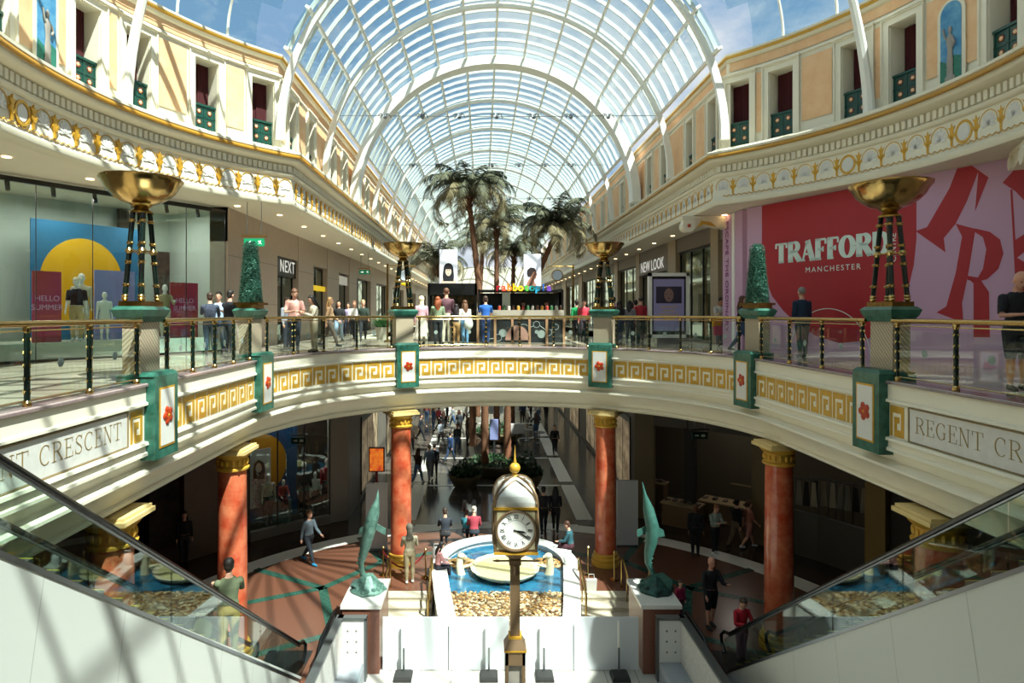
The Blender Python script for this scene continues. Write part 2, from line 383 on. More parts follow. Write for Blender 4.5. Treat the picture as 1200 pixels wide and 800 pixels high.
m.box(HX0-.02, HX0+.1, 3, HY1, SZ, GZ+.002); m.box(HX1-.1, HX1+.02, 3, HY1, SZ, GZ+.002); m.box(HX0, -3.1, HY1-.1, HY1+.02, SZ, GZ+.002); m.box(4.6, HX1, HY1-.1, HY1+.02, SZ, GZ+.002); m.box(-1.6, 3.1, HY1-.1, HY1, SZ, GZ)
m.build('retaining_edge', mat('pink granite', '#8a5a48', .3, noise=.8, col2='#5d3a30', scale=70), gf)
for x0, x1 in ((-3.1, -1.55), (3.05, 4.6)):
    m = MB()
    for k in range(3): m.box(x0, x1, HY1-.42*(k+1), HY1-.42*k+.03, SZ, GZ-.001-.14*k)
    for k in range(3): m.box(x0+.01, x1-.01, HY1-.42*(k+1)-.02, HY1-.42*(k+1), GZ-.04-.14*k, GZ+.001-.14*k)
    m.build('steps', mat('pale step stone', '#bdb3a0', .4, noise=.4, col2='#a4997f', scale=9), gf)
# ---------------------------------------------------------------- balcony fascia
fa = sempty('trim_1', 'curved cream balcony fascia with gold Greek key frieze')
prof = [(.3, -.01), (.3, .015), (-.03, .015), (-.03, -.03), (0, -.04), (0, -.3), (-.04, -.32), (-.04, -.36), (.03, -.38), (.03, -.99), (-.04, -1.0), (-.05, -1.05), (.0, -1.07), (.0, -1.17), (-.03, -1.19), (-.03, -1.24),
        (.1, -1.27), (.15, -1.45), (.06, -1.5), (.0, -1.53), (.0, -1.58), (.1, -1.6), (.22, -1.68), (.36, -1.86), (.44, -2.04), (.38, -2.07), (.38, -2.13), (.5, -2.16), (.5, -2.2), (.9, -2.2)]
MB().sweep(prof, ring_path).build('moulding', cream, fa, True, 50)
m = MB().sweep([(.3, .02), (-.02, .02), (-.045, .0), (-.045, -.035), (.0, -.04)], ring_path).build('curb_stone', mat('mauve curb stone', '#8d7a78', .2, noise=.5, col2='#6d5c5c', scale=15), fa)
PED = [7.4, 12.7, 19.03, RS-19.03, RS-13.3, RS-7.85]
ZK0, ZK1 = -.96, -.42
rowh = [(ZK1, ZK1-.12), (ZK1-.12, ZK1-.19), (ZK1-.19, ZK1-.3), (ZK1-.3, ZK1-.42), (ZK1-.42, ZK0)]
KEY = ["#######.", "#.....#.", "#.###.#.", "#.#...#.", "#.#####."]
cw = [.075, .06, .08, .05, .03, .06, .085, .05]
def ringbox(mb, s0, s1, z0, z1, d0=.0, d1=.04, mi=0):
    k = max(1, int((s1-s0)/.2)); 
    for i in range(k):
        a, b = s0+(s1-s0)*i/k, s0+(s1-s0)*(i+1)/k
        P = []
        for s_ in (a, b):
            for d in (d0, d1):
                q, _ = ring(s_, d)
                for z in (z0, z1): P.append((q.x, q.y, z))
        mb.add(P, [(0, 1, 3, 2), (4, 6, 7, 5), (0, 4, 5, 1), (2, 3, 7, 6), (0, 2, 6, 4), (1, 5, 7, 3)], mi)
m = MB()
def key_run(s0, s1, flip=False):
    k = max(1, round((s1-s0)/.53)); U = (s1-s0)/k; f = U/sum(cw)
    for i in range(k):
        for r, row in enumerate(KEY):
            z1, z0 = rowh[r]; x = 0; c = 0
            rw = row if not flip else row[::-1]; cc = cw if not flip else cw[::-1]
            while c < 8:
                if rw[c] == '#':
                    e = c
                    while e+1 < 8 and rw[e+1] == '#': e += 1
                    a = sum(cc[:c])*f; b = sum(cc[:e+1])*f; ringbox(m, s0+i*U+a, s0+i*U+b, z0, z1, .02, .035); c = e+1
                else: c += 1
for i in range(5): key_run(PED[i]+.44, PED[i+1]-.40)
key_run(PED[0]-.85, PED[0]-.44); key_run(PED[5]+.44, PED[5]+.85)
m.build('greek_key', goldp, fa)
m = MB()                                   # name panels left and right of the arch
for s0, s1 in ((PED[0]-5.2, PED[0]-.95), (PED[5]+.95, PED[5]+5.2)):
    for z in (-.41, -.985): ringbox(m, s0, s1, z, z+.02, -.004, .04)
    for s_ in (s0, s1-.02): ringbox(m, s_, s_+.02, -.985, -.39, -.004, .04)
m.build('panel_border', mat('brown line paint', '#8e7a55', .5), fa)
m = MB()
for s0, s1 in ((PED[0]-5.17, PED[0]-.98), (PED[5]+.98, PED[5]+5.17)): ringbox(m, s0, s1, -.96, -.4, .008, .04)
m.build('name_panel', mat('grey white marble', '#d9d6cf', .35, noise=.5, col2='#c3c0b8', scale=6), fa)
m = MB(); lt = "REGENT CRESCENT"
Lw = serif(MB(), lt, (0, 0, 0), (1, 0, 0), (0, 0, 1), .28, gap=.1)
serif(m, lt, (CX-RR-.007, 4+PED[0]-1.12-Lw, -.8), (0, 1, 0), (0, 0, 1), .28, .075, .004, gap=.1)
serif(m, lt, (CX+RR+.007, RY-(PED[5]+1.12-RL-RA), -.8), (0, -1, 0), (0, 0, 1), .28, .075, .004, gap=.1)
m.build('lettering', mat('bronze letter paint', '#a08955', .45, .4), fa)
# ---------------------------------------------------------------- balcony piers
def frame_at(s, d=0):
    p, n = ring(s, d); return p, atan2(n.y, n.x)-pi/2      # local +Y points outwards (into the slab)
pier0 = thing('balcony_pier', 'x', 'pier')
m = MB(); b_ = -.16; W = .41
m.box(-W, W, b_, .10, -1.33, .13); m.frustum(W+.02, .15, .13, .33, .12, .2, 0, 0, .0)
m.build('green_block', green, pier0)
m = MB()
m.box(-.27, .27, b_-.012, b_, -1.15, -.08, 1); m.box(-.235, .235, b_-.018, b_, -1.115, -.115, 0)
fp0 = m.build('front_panel', [whitemar, gold], pier0)
m = MB()
for r_, k, cc in ((.11, 5, .55), (.06, 5, 0)):
    for i in range(k):
        a = 2*pi*(i+cc)/k; m.ball((r_*cos(a), b_-.02, -.6+r_*sin(a)), .068, 0, 10, (1, .4, 1))
m.ball((0, b_-.04, -.6), .03, 1, 10, (1, .5, 1)); m.build('red_rosette', [mat('red enamel', '#b03a18', .3), gold], fp0, True)
MB().box(-.33, .33, .14, .46, .0, 1.1).build('stone_shaft', sandst, pier0)
m = MB(); m.box(-.38, .38, .02, .54, .0, .16); m.build('green_plinth', green, pier0)
m = MB(); m.frustum(.37, .19, 1.08, .42, .24, 1.18, 0, 0, .3); m.frustum(.43, .25, 1.18, .475, .285, 1.3, 0, 0, .3); m.frustum(.475, .285, 1.3, .41, .23, 1.36, 0, 0, .3)
m.build('green_cap', green, pier0)
m = MB(); m.box(-.38, .38, .1, .5, 1.36, 1.45); m.build('gold_tray', brassd, pier0)
PL = ['green and stone balcony pier at the left, beside the first brass bowl lamp', 'balcony pier with a clipped cone on it at the left of the arch',
      'balcony pier above the left centre red column', 'balcony pier above the right centre red column', 'balcony pier with a clipped cone in front of the red hoarding',
      'green and stone balcony pier at the right in front of the pink and red hoarding']
piers = []
for i, s_ in enumerate(PED):
    o = pier0 if i == 0 else copy_tree(pier0); p, rz = frame_at(s_); o.location = p; o.rotation_euler = (0, 0, rz); tag(o, PL[i], 'pier', 'piers of the balcony'); piers.append((p, rz))
# brass bowl lamps on four piers
lamp0 = thing('bowl_uplighter', 'x', 'lamp')
m = MB(); H0 = 1.45
for k in range(4):
    a = pi/4+k*pi/2; bx, by = .4*cos(a), .2*sin(a); tx, ty = .16*cos(a), .13*sin(a); leg = MB()
    P = lambda t: (bx+(tx-bx)*t, by+(ty-by)*t, H0+.04+1.56*t)
    leg.tube([P(0), P(1)], .045, 10, 0)
    for t in (.0, .035): leg.ball(P(t), .06, 1, 10, (1, 1, .7))
    for t in (.16, .42, .64, .9):
        q = P(t)
        leg.lathe([(.047, -.03), (.058, -.02), (.058, .02), (.047, .03)], 10, q, 1)
        leg.ball((q[0]-.02, q[1]-.045, q[2]), .025, 1, 6)
    leg.lathe([(.05, -.05), (.075, 0), (.05, .05)], 10, P(.55), 1)
    leg.build('leg', [greend, brass], lamp0, True)
m = MB(); m.lathe([(.0001, -.02), (.3, -.02), (.3, .0), (.0001, .0)], 20, (0, 0, H0+.9), sy=.7); m.build('ring_plate', brass, lamp0, True)
m = MB(); m.lathe([(.2, 0), (.2, .03), (.15, .06), (.12, .09), (.16, .13), (.2, .17)], 20, (0, 0, H0+1.58)); m.build('neck', brassd, lamp0, True)
m = MB(); z = H0+1.74
m.lathe([(.17, 0), (.32, .05), (.46, .14), (.57, .25), (.62, .35), (.69, .44), (.69, .47), (.64, .47), (.6, .4), (.5, .27), (.3, .13), (.0001, .09)], 48, (0, 0, z), ripple=(16, .012))
m.build('bowl', brass, lamp0, True, 60)
LL = ['brass bowl lamp on dark green legs at the left by the window with mannequins', 'brass bowl lamp on dark green legs on the pier left of centre',
      'brass bowl lamp on dark green legs on the pier right of centre', 'brass bowl lamp on dark green legs in front of the red hoarding with white lettering']
for i, k in enumerate((0, 2, 3, 5)):
    o = lamp0 if i == 0 else copy_tree(lamp0); p, rz = piers[k]; n = Vector((cos(rz+pi/2), sin(rz+pi/2), 0)); o.location = p+n*.3; o.rotation_euler = (0, 0, rz); tag(o, LL[i], 'lamp', 'brass bowl lamps on the piers')
def topiary(k, label):
    p, rz = piers[k]; n = Vector((cos(rz+pi/2), sin(rz+pi/2), 0)); t = thing('topiary_cone', label, 'topiary', p+n*.3+Vector((0, 0, 1.45)), rz, 'clipped cones on the piers')
    m = MB(); m.frustum(.33, .33, 0, .33, .33, .06); m.build('planter_rim', brassd, t)
    rnd = random.Random(k); m = MB(); core = MB()
    core.lathe([(.28, .04), (.29, .2), (.23, .8), (.17, 1.4), (.12, 1.56), (.0001, 1.64)], 20)
    for i in range(2600):
        h = rnd.random()**1.25*1.62; a = rnd.random()*2*pi; r = .31-.09*h if h < 1.42 else .182*sqrt(max(0, 1-((h-1.42)/.21)**2))+.01
        c = Vector((r*cos(a), r*sin(a), .05+h)); q = .02+.012*rnd.random(); u = Vector((-sin(a), cos(a), 0)); v = Vector((cos(a)*.7, sin(a)*.7, rnd.uniform(-.3, 1))).normalized()
        m.add([c-u*q, c+v*q*1.7, c+u*q, c-v*q*.6], [(0, 1, 2, 3)], 0)
    core.build('core', mat('dark leaf', '#1c4a38', .8), t, True); m.build('foliage', mat('blue green leaf', '#35695a', .6, noise=.9, col2='#7fae9e', scale=20), t)
topiary(1, 'clipped green cone on the left pier beside three people'); topiary(4, 'clipped green cone on the right pier in front of the red hoarding')
# ---------------------------------------------------------------- balustrades
def stud_post(mb):
    mb.lathe([(.055, .0), (.055, .05), (.04, .07), (.03, .09)], 10, (0, 0, 0), 1)
    mb.lathe([(.038, .08), (.038, .96)], 10, (0, 0, 0), 0)
    mb.lathe([(.03, .95), (.045, .98), (.055, 1.03), (.03, 1.06)], 10, (0, 0, 0), 1)
    for i in range(5):
        z = .17+i*.17
        for a in (-pi/2, pi/6, 5*pi/6):
            for sg in (-1, 1):
                t = a+sg*.55; mb.tube([(.042*cos(a), .042*sin(a), z), (.041*cos(t), .041*sin(t), z+.045)], .009, 4, 1, False)
post = MB(); stud_post(post); po = post.build('baluster', [greend, brass], None, True)
postmesh = po.data; bpy.data.objects.remove(po)
def roset(mb, c, u, r, t=.004):
    u = Vector(u); v = Vector((0, 0, 1))
    for k in range(6):
        a = k*pi/3; cc = Vector(c)+(u*cos(a)+v*sin(a))*r*.55
        mb.prism([(r*.38*cos(x*pi/4), r*.38*sin(x*pi/4)) for x in range(8)], cc, u, v, t)
    mb.prism([(r*.2*cos(x*pi/4), r*.2*sin(x*pi/4)) for x in range(8)], c, u, v, t*1.5)
BL = ['brass rail and glass balustrade at the far left, near the escalator', 'brass rail and glass balustrade between the left bowl lamp and the left cone', 'brass rail and glass balustrade left of the centre bay',
      'brass rail and glass balustrade of the centre bay in front of the kiosks', 'brass rail and glass balustrade right of the centre bay', 'brass rail and glass balustrade between the right cone and the right bowl lamp',
      'brass rail and glass balustrade at the far right, where a man leans']
ends = [0.2]+[x for x in PED]+[RS-.2]
posts = [[1.2, 2.6, 3.8, 4.95, 6.0, 7.0-.15], None, None, None, None, None, None]
nposts = [6, 5, 5, 6, 5, 4, 6]
frost = mat('frosted etching', '#8e9c92', .7)
for i in range(7):
    s0 = ends[i]+(.4 if i else 0); s1 = ends[i+1]-(.4 if i < 6 else 0); t = thing('balustrade', BL[i], 'balustrade', ring((s0+s1)/2, .1)[0], 0, 'balustrades round the opening'); o0 = t.location
    k = max(2, int((s1-s0)/.3)); rel = lambda s_, z, d=.1: ring(s_, d)[0]-o0+Vector((0, 0, z))
    pts = [rel(s0+(s1-s0)*j/k, 1.1) for j in range(k+1)]
    MB().tube(pts, .042, 12).build('handrail', brass, t, True)
    MB().tube([p-Vector((0, 0, .09)) for p in pts], .012, 6).build('upper_bar', brass, t, True)
    MB().tube([p-Vector((0, 0, 1.0)) for p in pts], .01, 6).build('lower_bar', brass, t, True)
    g = MB(); NP = nposts[i]; ss = [s0+.12+(s1-s0-.24)*j/(NP-1) for j in range(NP)]
    for s_ in ss:
        b = bpy.data.objects.new('baluster', postmesh); COL.objects.link(b); b.parent = t; b.location = rel(s_, .02); b.rotation_euler = (0, 0, frame_at(s_)[1])
    fr = MB()
    for a, b in zip(ss, ss[1:]):
        kk = 4; 
        for j in range(kk):
            A, B = rel(a+.06+(b-a-.12)*j/kk, 0), rel(a+.06+(b-a-.12)*(j+1)/kk, 0)
            g.add([A+Vector((0, 0, .09)), B+Vector((0, 0, .09)), B+Vector((0, 0, .93)), A+Vector((0, 0, .93))], [(0, 1, 2, 3)])
        mid = (a+b)/2; p, n = ring(mid, .1); u = Vector((-n.y, n.x, 0)); fr = MB(); roset(fr, rel(mid, .55)-n*.006, u, .08); fr.build('etched_rosette', frost, t)
    g.build('glass_panel', railglass, t)
# ---------------------------------------------------------------- gallery entablature, wall, windows
gtrim = []
for side, nm in ((-1, 'trim_2'), (1, 'trim_3')):
    tr = sempty(nm, 'cream entablature with gold ornaments along the %s gallery' % ('left' if side < 0 else 'right')); gtrim.append(tr)
    P = [(.32, 4.655), (.0, 4.66), (-.02, 4.7), (-.02, 4.8), (.02, 4.83), (.05, 4.86), (.05, 5.52), (0, 5.54), (-.03, 5.6), (-.03, 5.64), (.04, 5.66), (.04, 5.9), (-.04, 5.93), (-.2, 5.98), (-.24, 6.02), (-.24, 6.1), (-.28, 6.13), (-.3, 6.2), (-.27, 6.22)]
    MB().sweep(P, lambda d: gal_path(side, d)).build('moulding', ivory, tr, True, 50)
    MB().sweep([(-.3, 6.2), (-.33, 6.22), (-.33, 6.28), (-.28, 6.31), (-.15, 6.33)], lambda d: gal_path(side, d)).build('upper_fillet', ivory, tr, True, 50)
    MB().sweep([(-.15, 6.33), (-.1, 6.34), (-.08, 6.4), (-.02, 6.42), (.6, 6.44)], lambda d: gal_path(side, d)).build('ledge', ivory, tr, True, 50)
    MB().sweep([(-.27, 6.09), (-.33, 6.1), (-.34, 6.13), (-.33, 6.18), (-.3, 6.2)], lambda d: gal_path(side, d)).build('gold_line', mat('deep gold band', '#b8862a', .42, .1), tr, True, 50)
    def fr_at(th=None, Y=None, d=0):
        p, n = gpt(side, th, Y, d); return p, Vector((-n.y, n.x, 0))*side*-1, n   # u runs left to right as seen from the void
    dm = MB(); om = MB()
    def dent(p, u, n):
        M = Matrix((u, n, Vector((0, 0, 1)))).transposed().to_4x4(); M.translation = p
        dm.box(-.05, .05, -.055, .03, 5.68, 5.88, 0, M)
    def motif(p, u, n, k, detail=True):
        v = Vector((0, 0, 1)); q = p-n*.012
        if k == 'ring':
            for j in range(16):
                a0, a1 = 2*pi*j/16, 2*pi*(j+1)/16
                om.prism([(.2*cos(a0)*.9, .2*sin(a0)), (.26*cos(a0)*.9, .26*sin(a0)), (.26*cos(a1)*.9, .26*sin(a1)), (.2*cos(a1)*.9, .2*sin(a1))], q+v*5.2, u, v, -.03*1, 1 if j % 2 else 2)
            om.prism([(.17*cos(2*pi*j/12)*.9, .17*sin(2*pi*j/12)) for j in range(12)], q+v*5.2, u, v, -.02, 0)
        elif k == 'shell':
            kk = 9 if detail else 1
            if not detail: om.prism([(.22*cos(2*pi*j/8), .26*sin(2*pi*j/8)) for j in range(8)], q+v*5.22, u, v, -.03, 0)
            else:
                for j in range(kk):
                    a = R(-20+220*j/(kk-1)); c = (.15*cos(a), .05+.19*sin(a)); r = .036
                    dx, dy = cos(a), sin(a)
                    om.prism([(.02*-dy, .02*dx), (.02*dy, -.02*dx), (c[0]+r*dy*.8, c[1]-r*dx*.8), (c[0]+r*dx, c[1]+r*dy), (c[0]-r*dy*.8, c[1]+r*dx*.8)], q+v*5.16, u, v, -.01-.006*(j % 2), 0)
                for j in range(10):
                    a0, a1 = R(-10+200*j/10), R(-10+200*(j+1)/10)
                    om.prism([(.225*cos(a0), .05+.25*sin(a0)), (.24*cos(a0), .05+.27*sin(a0)), (.24*cos(a1), .05+.27*sin(a1)), (.225*cos(a1), .05+.25*sin(a1))], q+v*5.16, u, v, -.012, 2)
        else:
            om.prism([(-.025, -.24), (.025, -.24), (.035, .0), (.05, .12), (.1, .2), (.03, .17), (.0, .27), (-.03, .17), (-.1, .2), (-.05, .12), (-.035, .0)], q+v*5.2, u, v, -.04, 1)
            om.prism([(-.03, -.1), (.03, -.1), (.09, .0), (.08, .05), (.0, -.03), (-.08, .05), (-.09, .0)], q+v*5.2, u, v, -.05, 1)
    def scroll(p, q_, n):
        # little wavy gold tendril between two points
        P_ = []
        for j in range(9):
            t = j/8; c = p.lerp(q_, t)-n*.02; P_.append(c+Vector((0, 0, 4.93+.025*sin(t*4*pi))))
        om.tube(P_, .012, 4, 2, False)
    th = CORNER+1.2; k = 0; prevp = None
    for j in range(30):
        if th > 112: break
        kind = 'shell' if j % 2 == 0 else 'leaf'
        if (side > 0 and j in (22,)) or (side < 0 and j in (26,)) or (side > 0 and j == 12+0): kind = 'ring' if kind == 'shell' else kind
        p, u, n = fr_at(th=th, d=.05); motif(p, u, n, kind)
        if prevp is not None: scroll(prevp, p, n)
        prevp = p; th += 1.85
    y = 20.6; j = 0
    while y < 70:
        p, u, n = fr_at(Y=y, d=.05); motif(p, u, n, 'shell' if j % 2 else 'leaf', y < 38)
        if y < 32: scroll(p, p+Vector((0, .32, 0)), n)
        y += .32; j += 1
    th = CORNER+.6
    while th < 125: p, u, n = fr_at(th=th, d=.02); dent(p, u, n); th += .98
    y = 20.3
    while y < 60: p, u, n = fr_at(Y=y, d=.02); dent(p, u, n); y += .17
    dm.build('dentil_course', ivory, tr); om.build('frieze_ornament', [mat('pale shell plaster', '#dcd9d2', .5), gold, goldp], tr)
WZ0, WZ1, WTOP, WD = 6.42, 8.62, 9.45, .55
WINL = [47.6, 58, 70, 78.4, 93]; WINR = [46.2, 53.8, 66, 73.6, 88]; POSTER = {-1: 85.4, 1: 81}
winY = [20.1+5.8*k+o for k in range(12) for o in (1.75, 4.15)]
# a window built once: opening reveal, frame, balcony front, curtain
win0 = sempty('window_1'); hw = .38
m = MB()
for a, b, t in ((hw, hw+.16, -.06), (hw+.16, hw+.2, -.1)):
    m.box(-b, -a, t, .0, WZ0, WZ1+b-hw); m.box(a, b, t, .0, WZ0, WZ1+b-hw); m.box(-a, a, t, .0, WZ1+(a-hw), WZ1+b-hw)
m.box(-hw-.22, hw+.22, -.14, .0, WZ1+.2, WZ1+.26)
m.build('window_frame', cream, win0)
m = MB(); m.box(-hw, -hw+.01, 0, .5, WZ0, WZ1); m.box(hw-.01, hw, 0, .5, WZ0, WZ1); m.box(-hw, hw, 0, .5, WZ1-.01, WZ1); m.build('reveal', cream, win0)
MB().box(-hw, hw, .5, .52, WZ0, WZ1).build('dark_recess', dark, win0)
m = MB()
for i in range(12):
    a = -hw+.05+i*.03; m.tube([(a, .46+.015*(i % 2), WZ0), (a, .46+.015*(i % 2), WZ1)], .018, 6)
for i in range(12):
    a = -hw+.39+i*.03; m.tube([(a, .42+.015*(i % 2), WZ0), (a, .42+.015*(i % 2), WZ1)], .018, 6)
m.build('red_curtain', mat('dark red curtain', '#4a0e12', .8), win0, True)
m = MB(); m.box(-hw, hw, .1, .15, WZ0, WZ0+.86); m.box(-hw, hw, .06, .17, WZ0+.86, WZ0+.92)
for x in (-.34, 0, .34): m.box(x-.02, x+.02, .085, .1, WZ0, WZ0+.86)
m.box(-hw, hw, .085, .1, WZ0+.53, WZ0+.56); m.box(-hw, hw, .085, .1, WZ0+.22, WZ0+.25)
bf = m.build('balcony_front', mat('green balcony paint', '#15453a', .4), win0)
m = MB()
for x in (-.17, .17):
    for z in (.39, .7):
        m.ball((x, .09, WZ0+z), .05, 0, 10, (1, .5, 1))
        for k in range(6): m.ball((x+.06*cos(k*pi/3), .09, WZ0+z+.06*sin(k*pi/3)), .02, 1, 6)
m.build('rosette', [mat('pale enamel', '#f0c79a', .4), mat('orange enamel', '#a84820', .4)], bf, True)
wcount = [1]
def put_window(side, th=None, Y=None):
    o = win0 if wcount[0] == 1 else copy_tree(win0); o.name = 'window_%d' % wcount[0]; wcount[0] += 1
    p, n = gpt(side, th, Y, WD); o.location = p; o.rotation_euler = (0, 0, atan2(n.y, n.x)-pi/2)
walls = {}
for side, nm, TH in ((-1, 'wall_left_gallery', WINL), (1, 'wall_right_gallery', WINR)):
    wl = sempty(nm, 'cream gallery wall with peach panels on the %s' % ('left' if side < 0 else 'right')); m = MB(); pp = MB(); tm = MB()
    def quad(a, b, z0, z1, mb=m, w0=0, mi=0):
        mb.add([(a.x, a.y, z0), (b.x, b.y, z0), (b.x, b.y, z1), (a.x, a.y, z1)], [(0, 1, 2, 3)], mi)
    dth = math.degrees(hw/(GR+WD)); th0 = math.degrees(math.asin((GH+WD)/(GR+WD))); cyo = GY+(GR+WD)*cos(R(th0))
    marks = sorted(TH); segs = []; cur = th0
    for t_ in marks: segs += [(cur, t_-dth, 'w'), (t_-dth, t_+dth, 'o')]; cur = t_+dth
    segs.append((cur, 180-th0, 'w'))
    for a, b, k in segs:
        nn = max(1, int((b-a)/1.5))
        for i in range(nn):
            A = gpt(side, a+(b-a)*i/nn, d=WD)[0]; B = gpt(side, a+(b-a)*(i+1)/nn, d=WD)[0]
            if k == 'w': quad(A, B, WZ0, WTOP)
            else: quad(A, B, WZ1, WTOP)
        if k == 'w' and b-a > 2.5:          # peach panel between frames
            mg = 1.45 if (b-a) > 4 else 1.2; a1, b1 = a+mg, b-mg
            if b1-a1 > .6:
                ends_ = [(a1, b1)]
                if b1-a1 > 12: ends_ = [(a1+i*(b1-a1)/8+.4, a1+(i+1)*(b1-a1)/8-.4) for i in range(8)]
                for a2, b2 in ends_:
                    n2 = max(1, int((b2-a2)/1.5))
                    for i in range(n2):
                        A = gpt(side, a2+(b2-a2)*i/n2, d=WD-.03)[0]; B = gpt(side, a2+(b2-a2)*(i+1)/n2, d=WD-.03)[0]; quad(A, B, WZ0+.45, WZ1+.1, pp)
    for t_ in TH: put_window(side, th=t_)
    Ys = [y for y in winY if y < FAR-2]; cur = cyo
    for y in Ys:
        for a, b, k in ((cur, y-hw, 'w'), (y-hw, y+hw, 'o')):
            A, B = gpt(side, Y=a, d=WD)[0], gpt(side, Y=b, d=WD)[0]; quad(A, B, WZ0 if k == 'w' else WZ1, WTOP)
            if k == 'w' and b-a > 1.1: quad(gpt(side, Y=a+.35, d=WD-.03)[0], gpt(side, Y=b-.35, d=WD-.03)[0], WZ0+.45, WZ1+.1, pp)
        cur = y+hw; put_window(side, Y=y)
    A, B = gpt(side, Y=cur, d=WD)[0], gpt(side, Y=FAR, d=WD)[0]; quad(A, B, WZ0, WTOP)
    A, B = gpt(side, Y=-14, d=WD)[0], gpt(side, Y=2*GY-cyo, d=WD)[0]; quad(A, B, WZ0, WTOP)
    quad(Vector((GX+side*(GH+WD), 20, 0)), Vector((GX+side*(GH+WD), cyo, 0)), WTOP-.01, WTOP)
    m.build('wall_face', cream, wl); 
    MB().sweep([(WD-.03, WZ1+.36), (WD-.03, WTOP-.2)], lambda d: gal_path(side, d)).build('upper_peach_band', peach, wl)
    pp.build('peach_panels', peach, wl)
    MB().sweep([(WD, WZ1+.22), (WD-.07, WZ1+.24), (WD-.07, WZ1+.3), (WD-.03, WZ1+.33), (WD, WZ1+.34)], lambda d: gal_path(side, d)).build('string_course', cream, wl)
    MB().sweep([(WD, WTOP-.2), (WD-.1, WTOP-.16), (WD-.16, WTOP-.06), (WD-.2, WTOP), (WD-.2, WTOP+.06), (WD+.3, WTOP+.1)], lambda d: gal_path(side, d)).build('top_cornice', ivory, wl)
    MB().sweep([(WD-.16, WTOP-.1), (WD-.205, WTOP-.05), (WD-.205, WTOP-.02)], lambda d: gal_path(side, d)).build('gold_bead', goldp, wl)
    MB().sweep([(WD+.06, WTOP+.1), (WD+.62, WTOP), (WD+.62, WZ0), (WD+.7, 4.95)], lambda d: gal_path(side, d)).build('backing', dark, wl)
    # niche picture
    p, n = gpt(side, POSTER[side], d=WD-.05); u = Vector((-n.y, n.x, 0))*(-side); v = Vector((0, 0, 1))
    pt = thing('niche_picture', 'arched picture of a statue against a blue sky, high on the %s gallery wall' % ('left' if side < 0 else 'right'), 'picture', p+v*6.5)
    n0 = -n
    def arch(w_, h_, k=10): return [(-w_, 0), (w_, 0), (w_, h_)]+[(w_*cos(pi*i/k), h_+w_*sin(pi*i/k)) for i in range(1, k)]+[(-w_, h_)]
    q = MB(); us = u if u.cross(v).dot(n0) > 0 else -u
    q.prism(arch(.36, 1.65), (0, 0, 0), us, v, .03); q.build('surround', ivory, pt)
    q = MB(); q.prism(arch(.27, 1.62), us*0+n0*.03+v*.05, us, v, .01); q.build('sky_backdrop', mat('painted sky', '#2f7db0', .6, noise=.6, col2='#7fb7cf', scale=3), pt)
    q = MB(); q.prism([(-.27, 0), (.27, 0), (.27, .55), (.1, .62), (-.1, .5), (-.27, .6)], n0*.04+v*.05, us, v, .006); q.build('painted_hills', mat('painted hills', '#2f8068', .6, noise=.6, col2='#1d5550', scale=7), pt)
    q = MB(); ML = Matrix((us, n0, v)).transposed().to_4x4()
    for pr, c in (([(.13, 0), (.13, .12), (.09, .14), (.08, .3), (.1, .32)], .08),): q.lathe([(r, z) for r, z in pr], 12, M=ML @ Matrix.Translation((0, .06, c)) @ Matrix.Diagonal((1, .3, 1, 1)))
    q.lathe([(.07, .38), (.09, .5), (.06, .75), (.07, .85), (.09, 1.0), (.08, 1.1), (.03, 1.16), (.03, 1.19), (.05, 1.24), (.05, 1.3), (.01, 1.36)], 12, M=ML @ Matrix.Translation((0, .06, .02)) @ Matrix.Diagonal((1, .35, 1, 1)))
    q.tube([ML @ Vector(a) for a in ((.08, .07, 1.08), (.14, .08, .95), (.08, .09, .85))], .025, 6); q.tube([ML @ Vector(a) for a in ((-.08, .07, 1.08), (-.13, .08, 1.2), (-.15, .08, 1.35))], .022, 6)
    q.build('painted_statue', mat('grey statue paint', '#9a938a', .7), pt, True)
# soffit above the upper walkways
sf = sempty('ceiling', 'cream soffit above the upper walkways')
m = MB()
for side in (-1, 1):
    P = gal_path(side, .3); xo = side*19
    for a, b in zip(P, P[1:]): m.add([(a[0], a[1], 4.65), (b[0], b[1], 4.65), (xo, b[1], 4.65), (xo, a[1], 4.65)], [(0, 1, 2, 3)])
    for a, b in zip(P, P[1:]): m.add([(a[0], a[1], 5.0), (b[0], b[1], 5.0), (xo, b[1], 5.0), (xo, a[1], 5.0)], [(0, 1, 2, 3)])
m.build('soffit_panel', mat('soffit cream', '#e4dac4', .7), sf)
m = MB()
for side in (-1, 1):
    for th in (50, 62, 74, 86, 98):
        p, n = gpt(side, th, d=1.3); m.lathe([(.09, 4.63), (.09, 4.655)], 12, (p.x, p.y, 0))
    for y in range(22, 90, 3): m.lathe([(.09, 4.63), (.09, 4.655)], 10, (GX+side*(GH+1.0), y, 0))
m.build('downlight', mat('warm lamp', '#ffd9a0', .5, emit=6), sf)
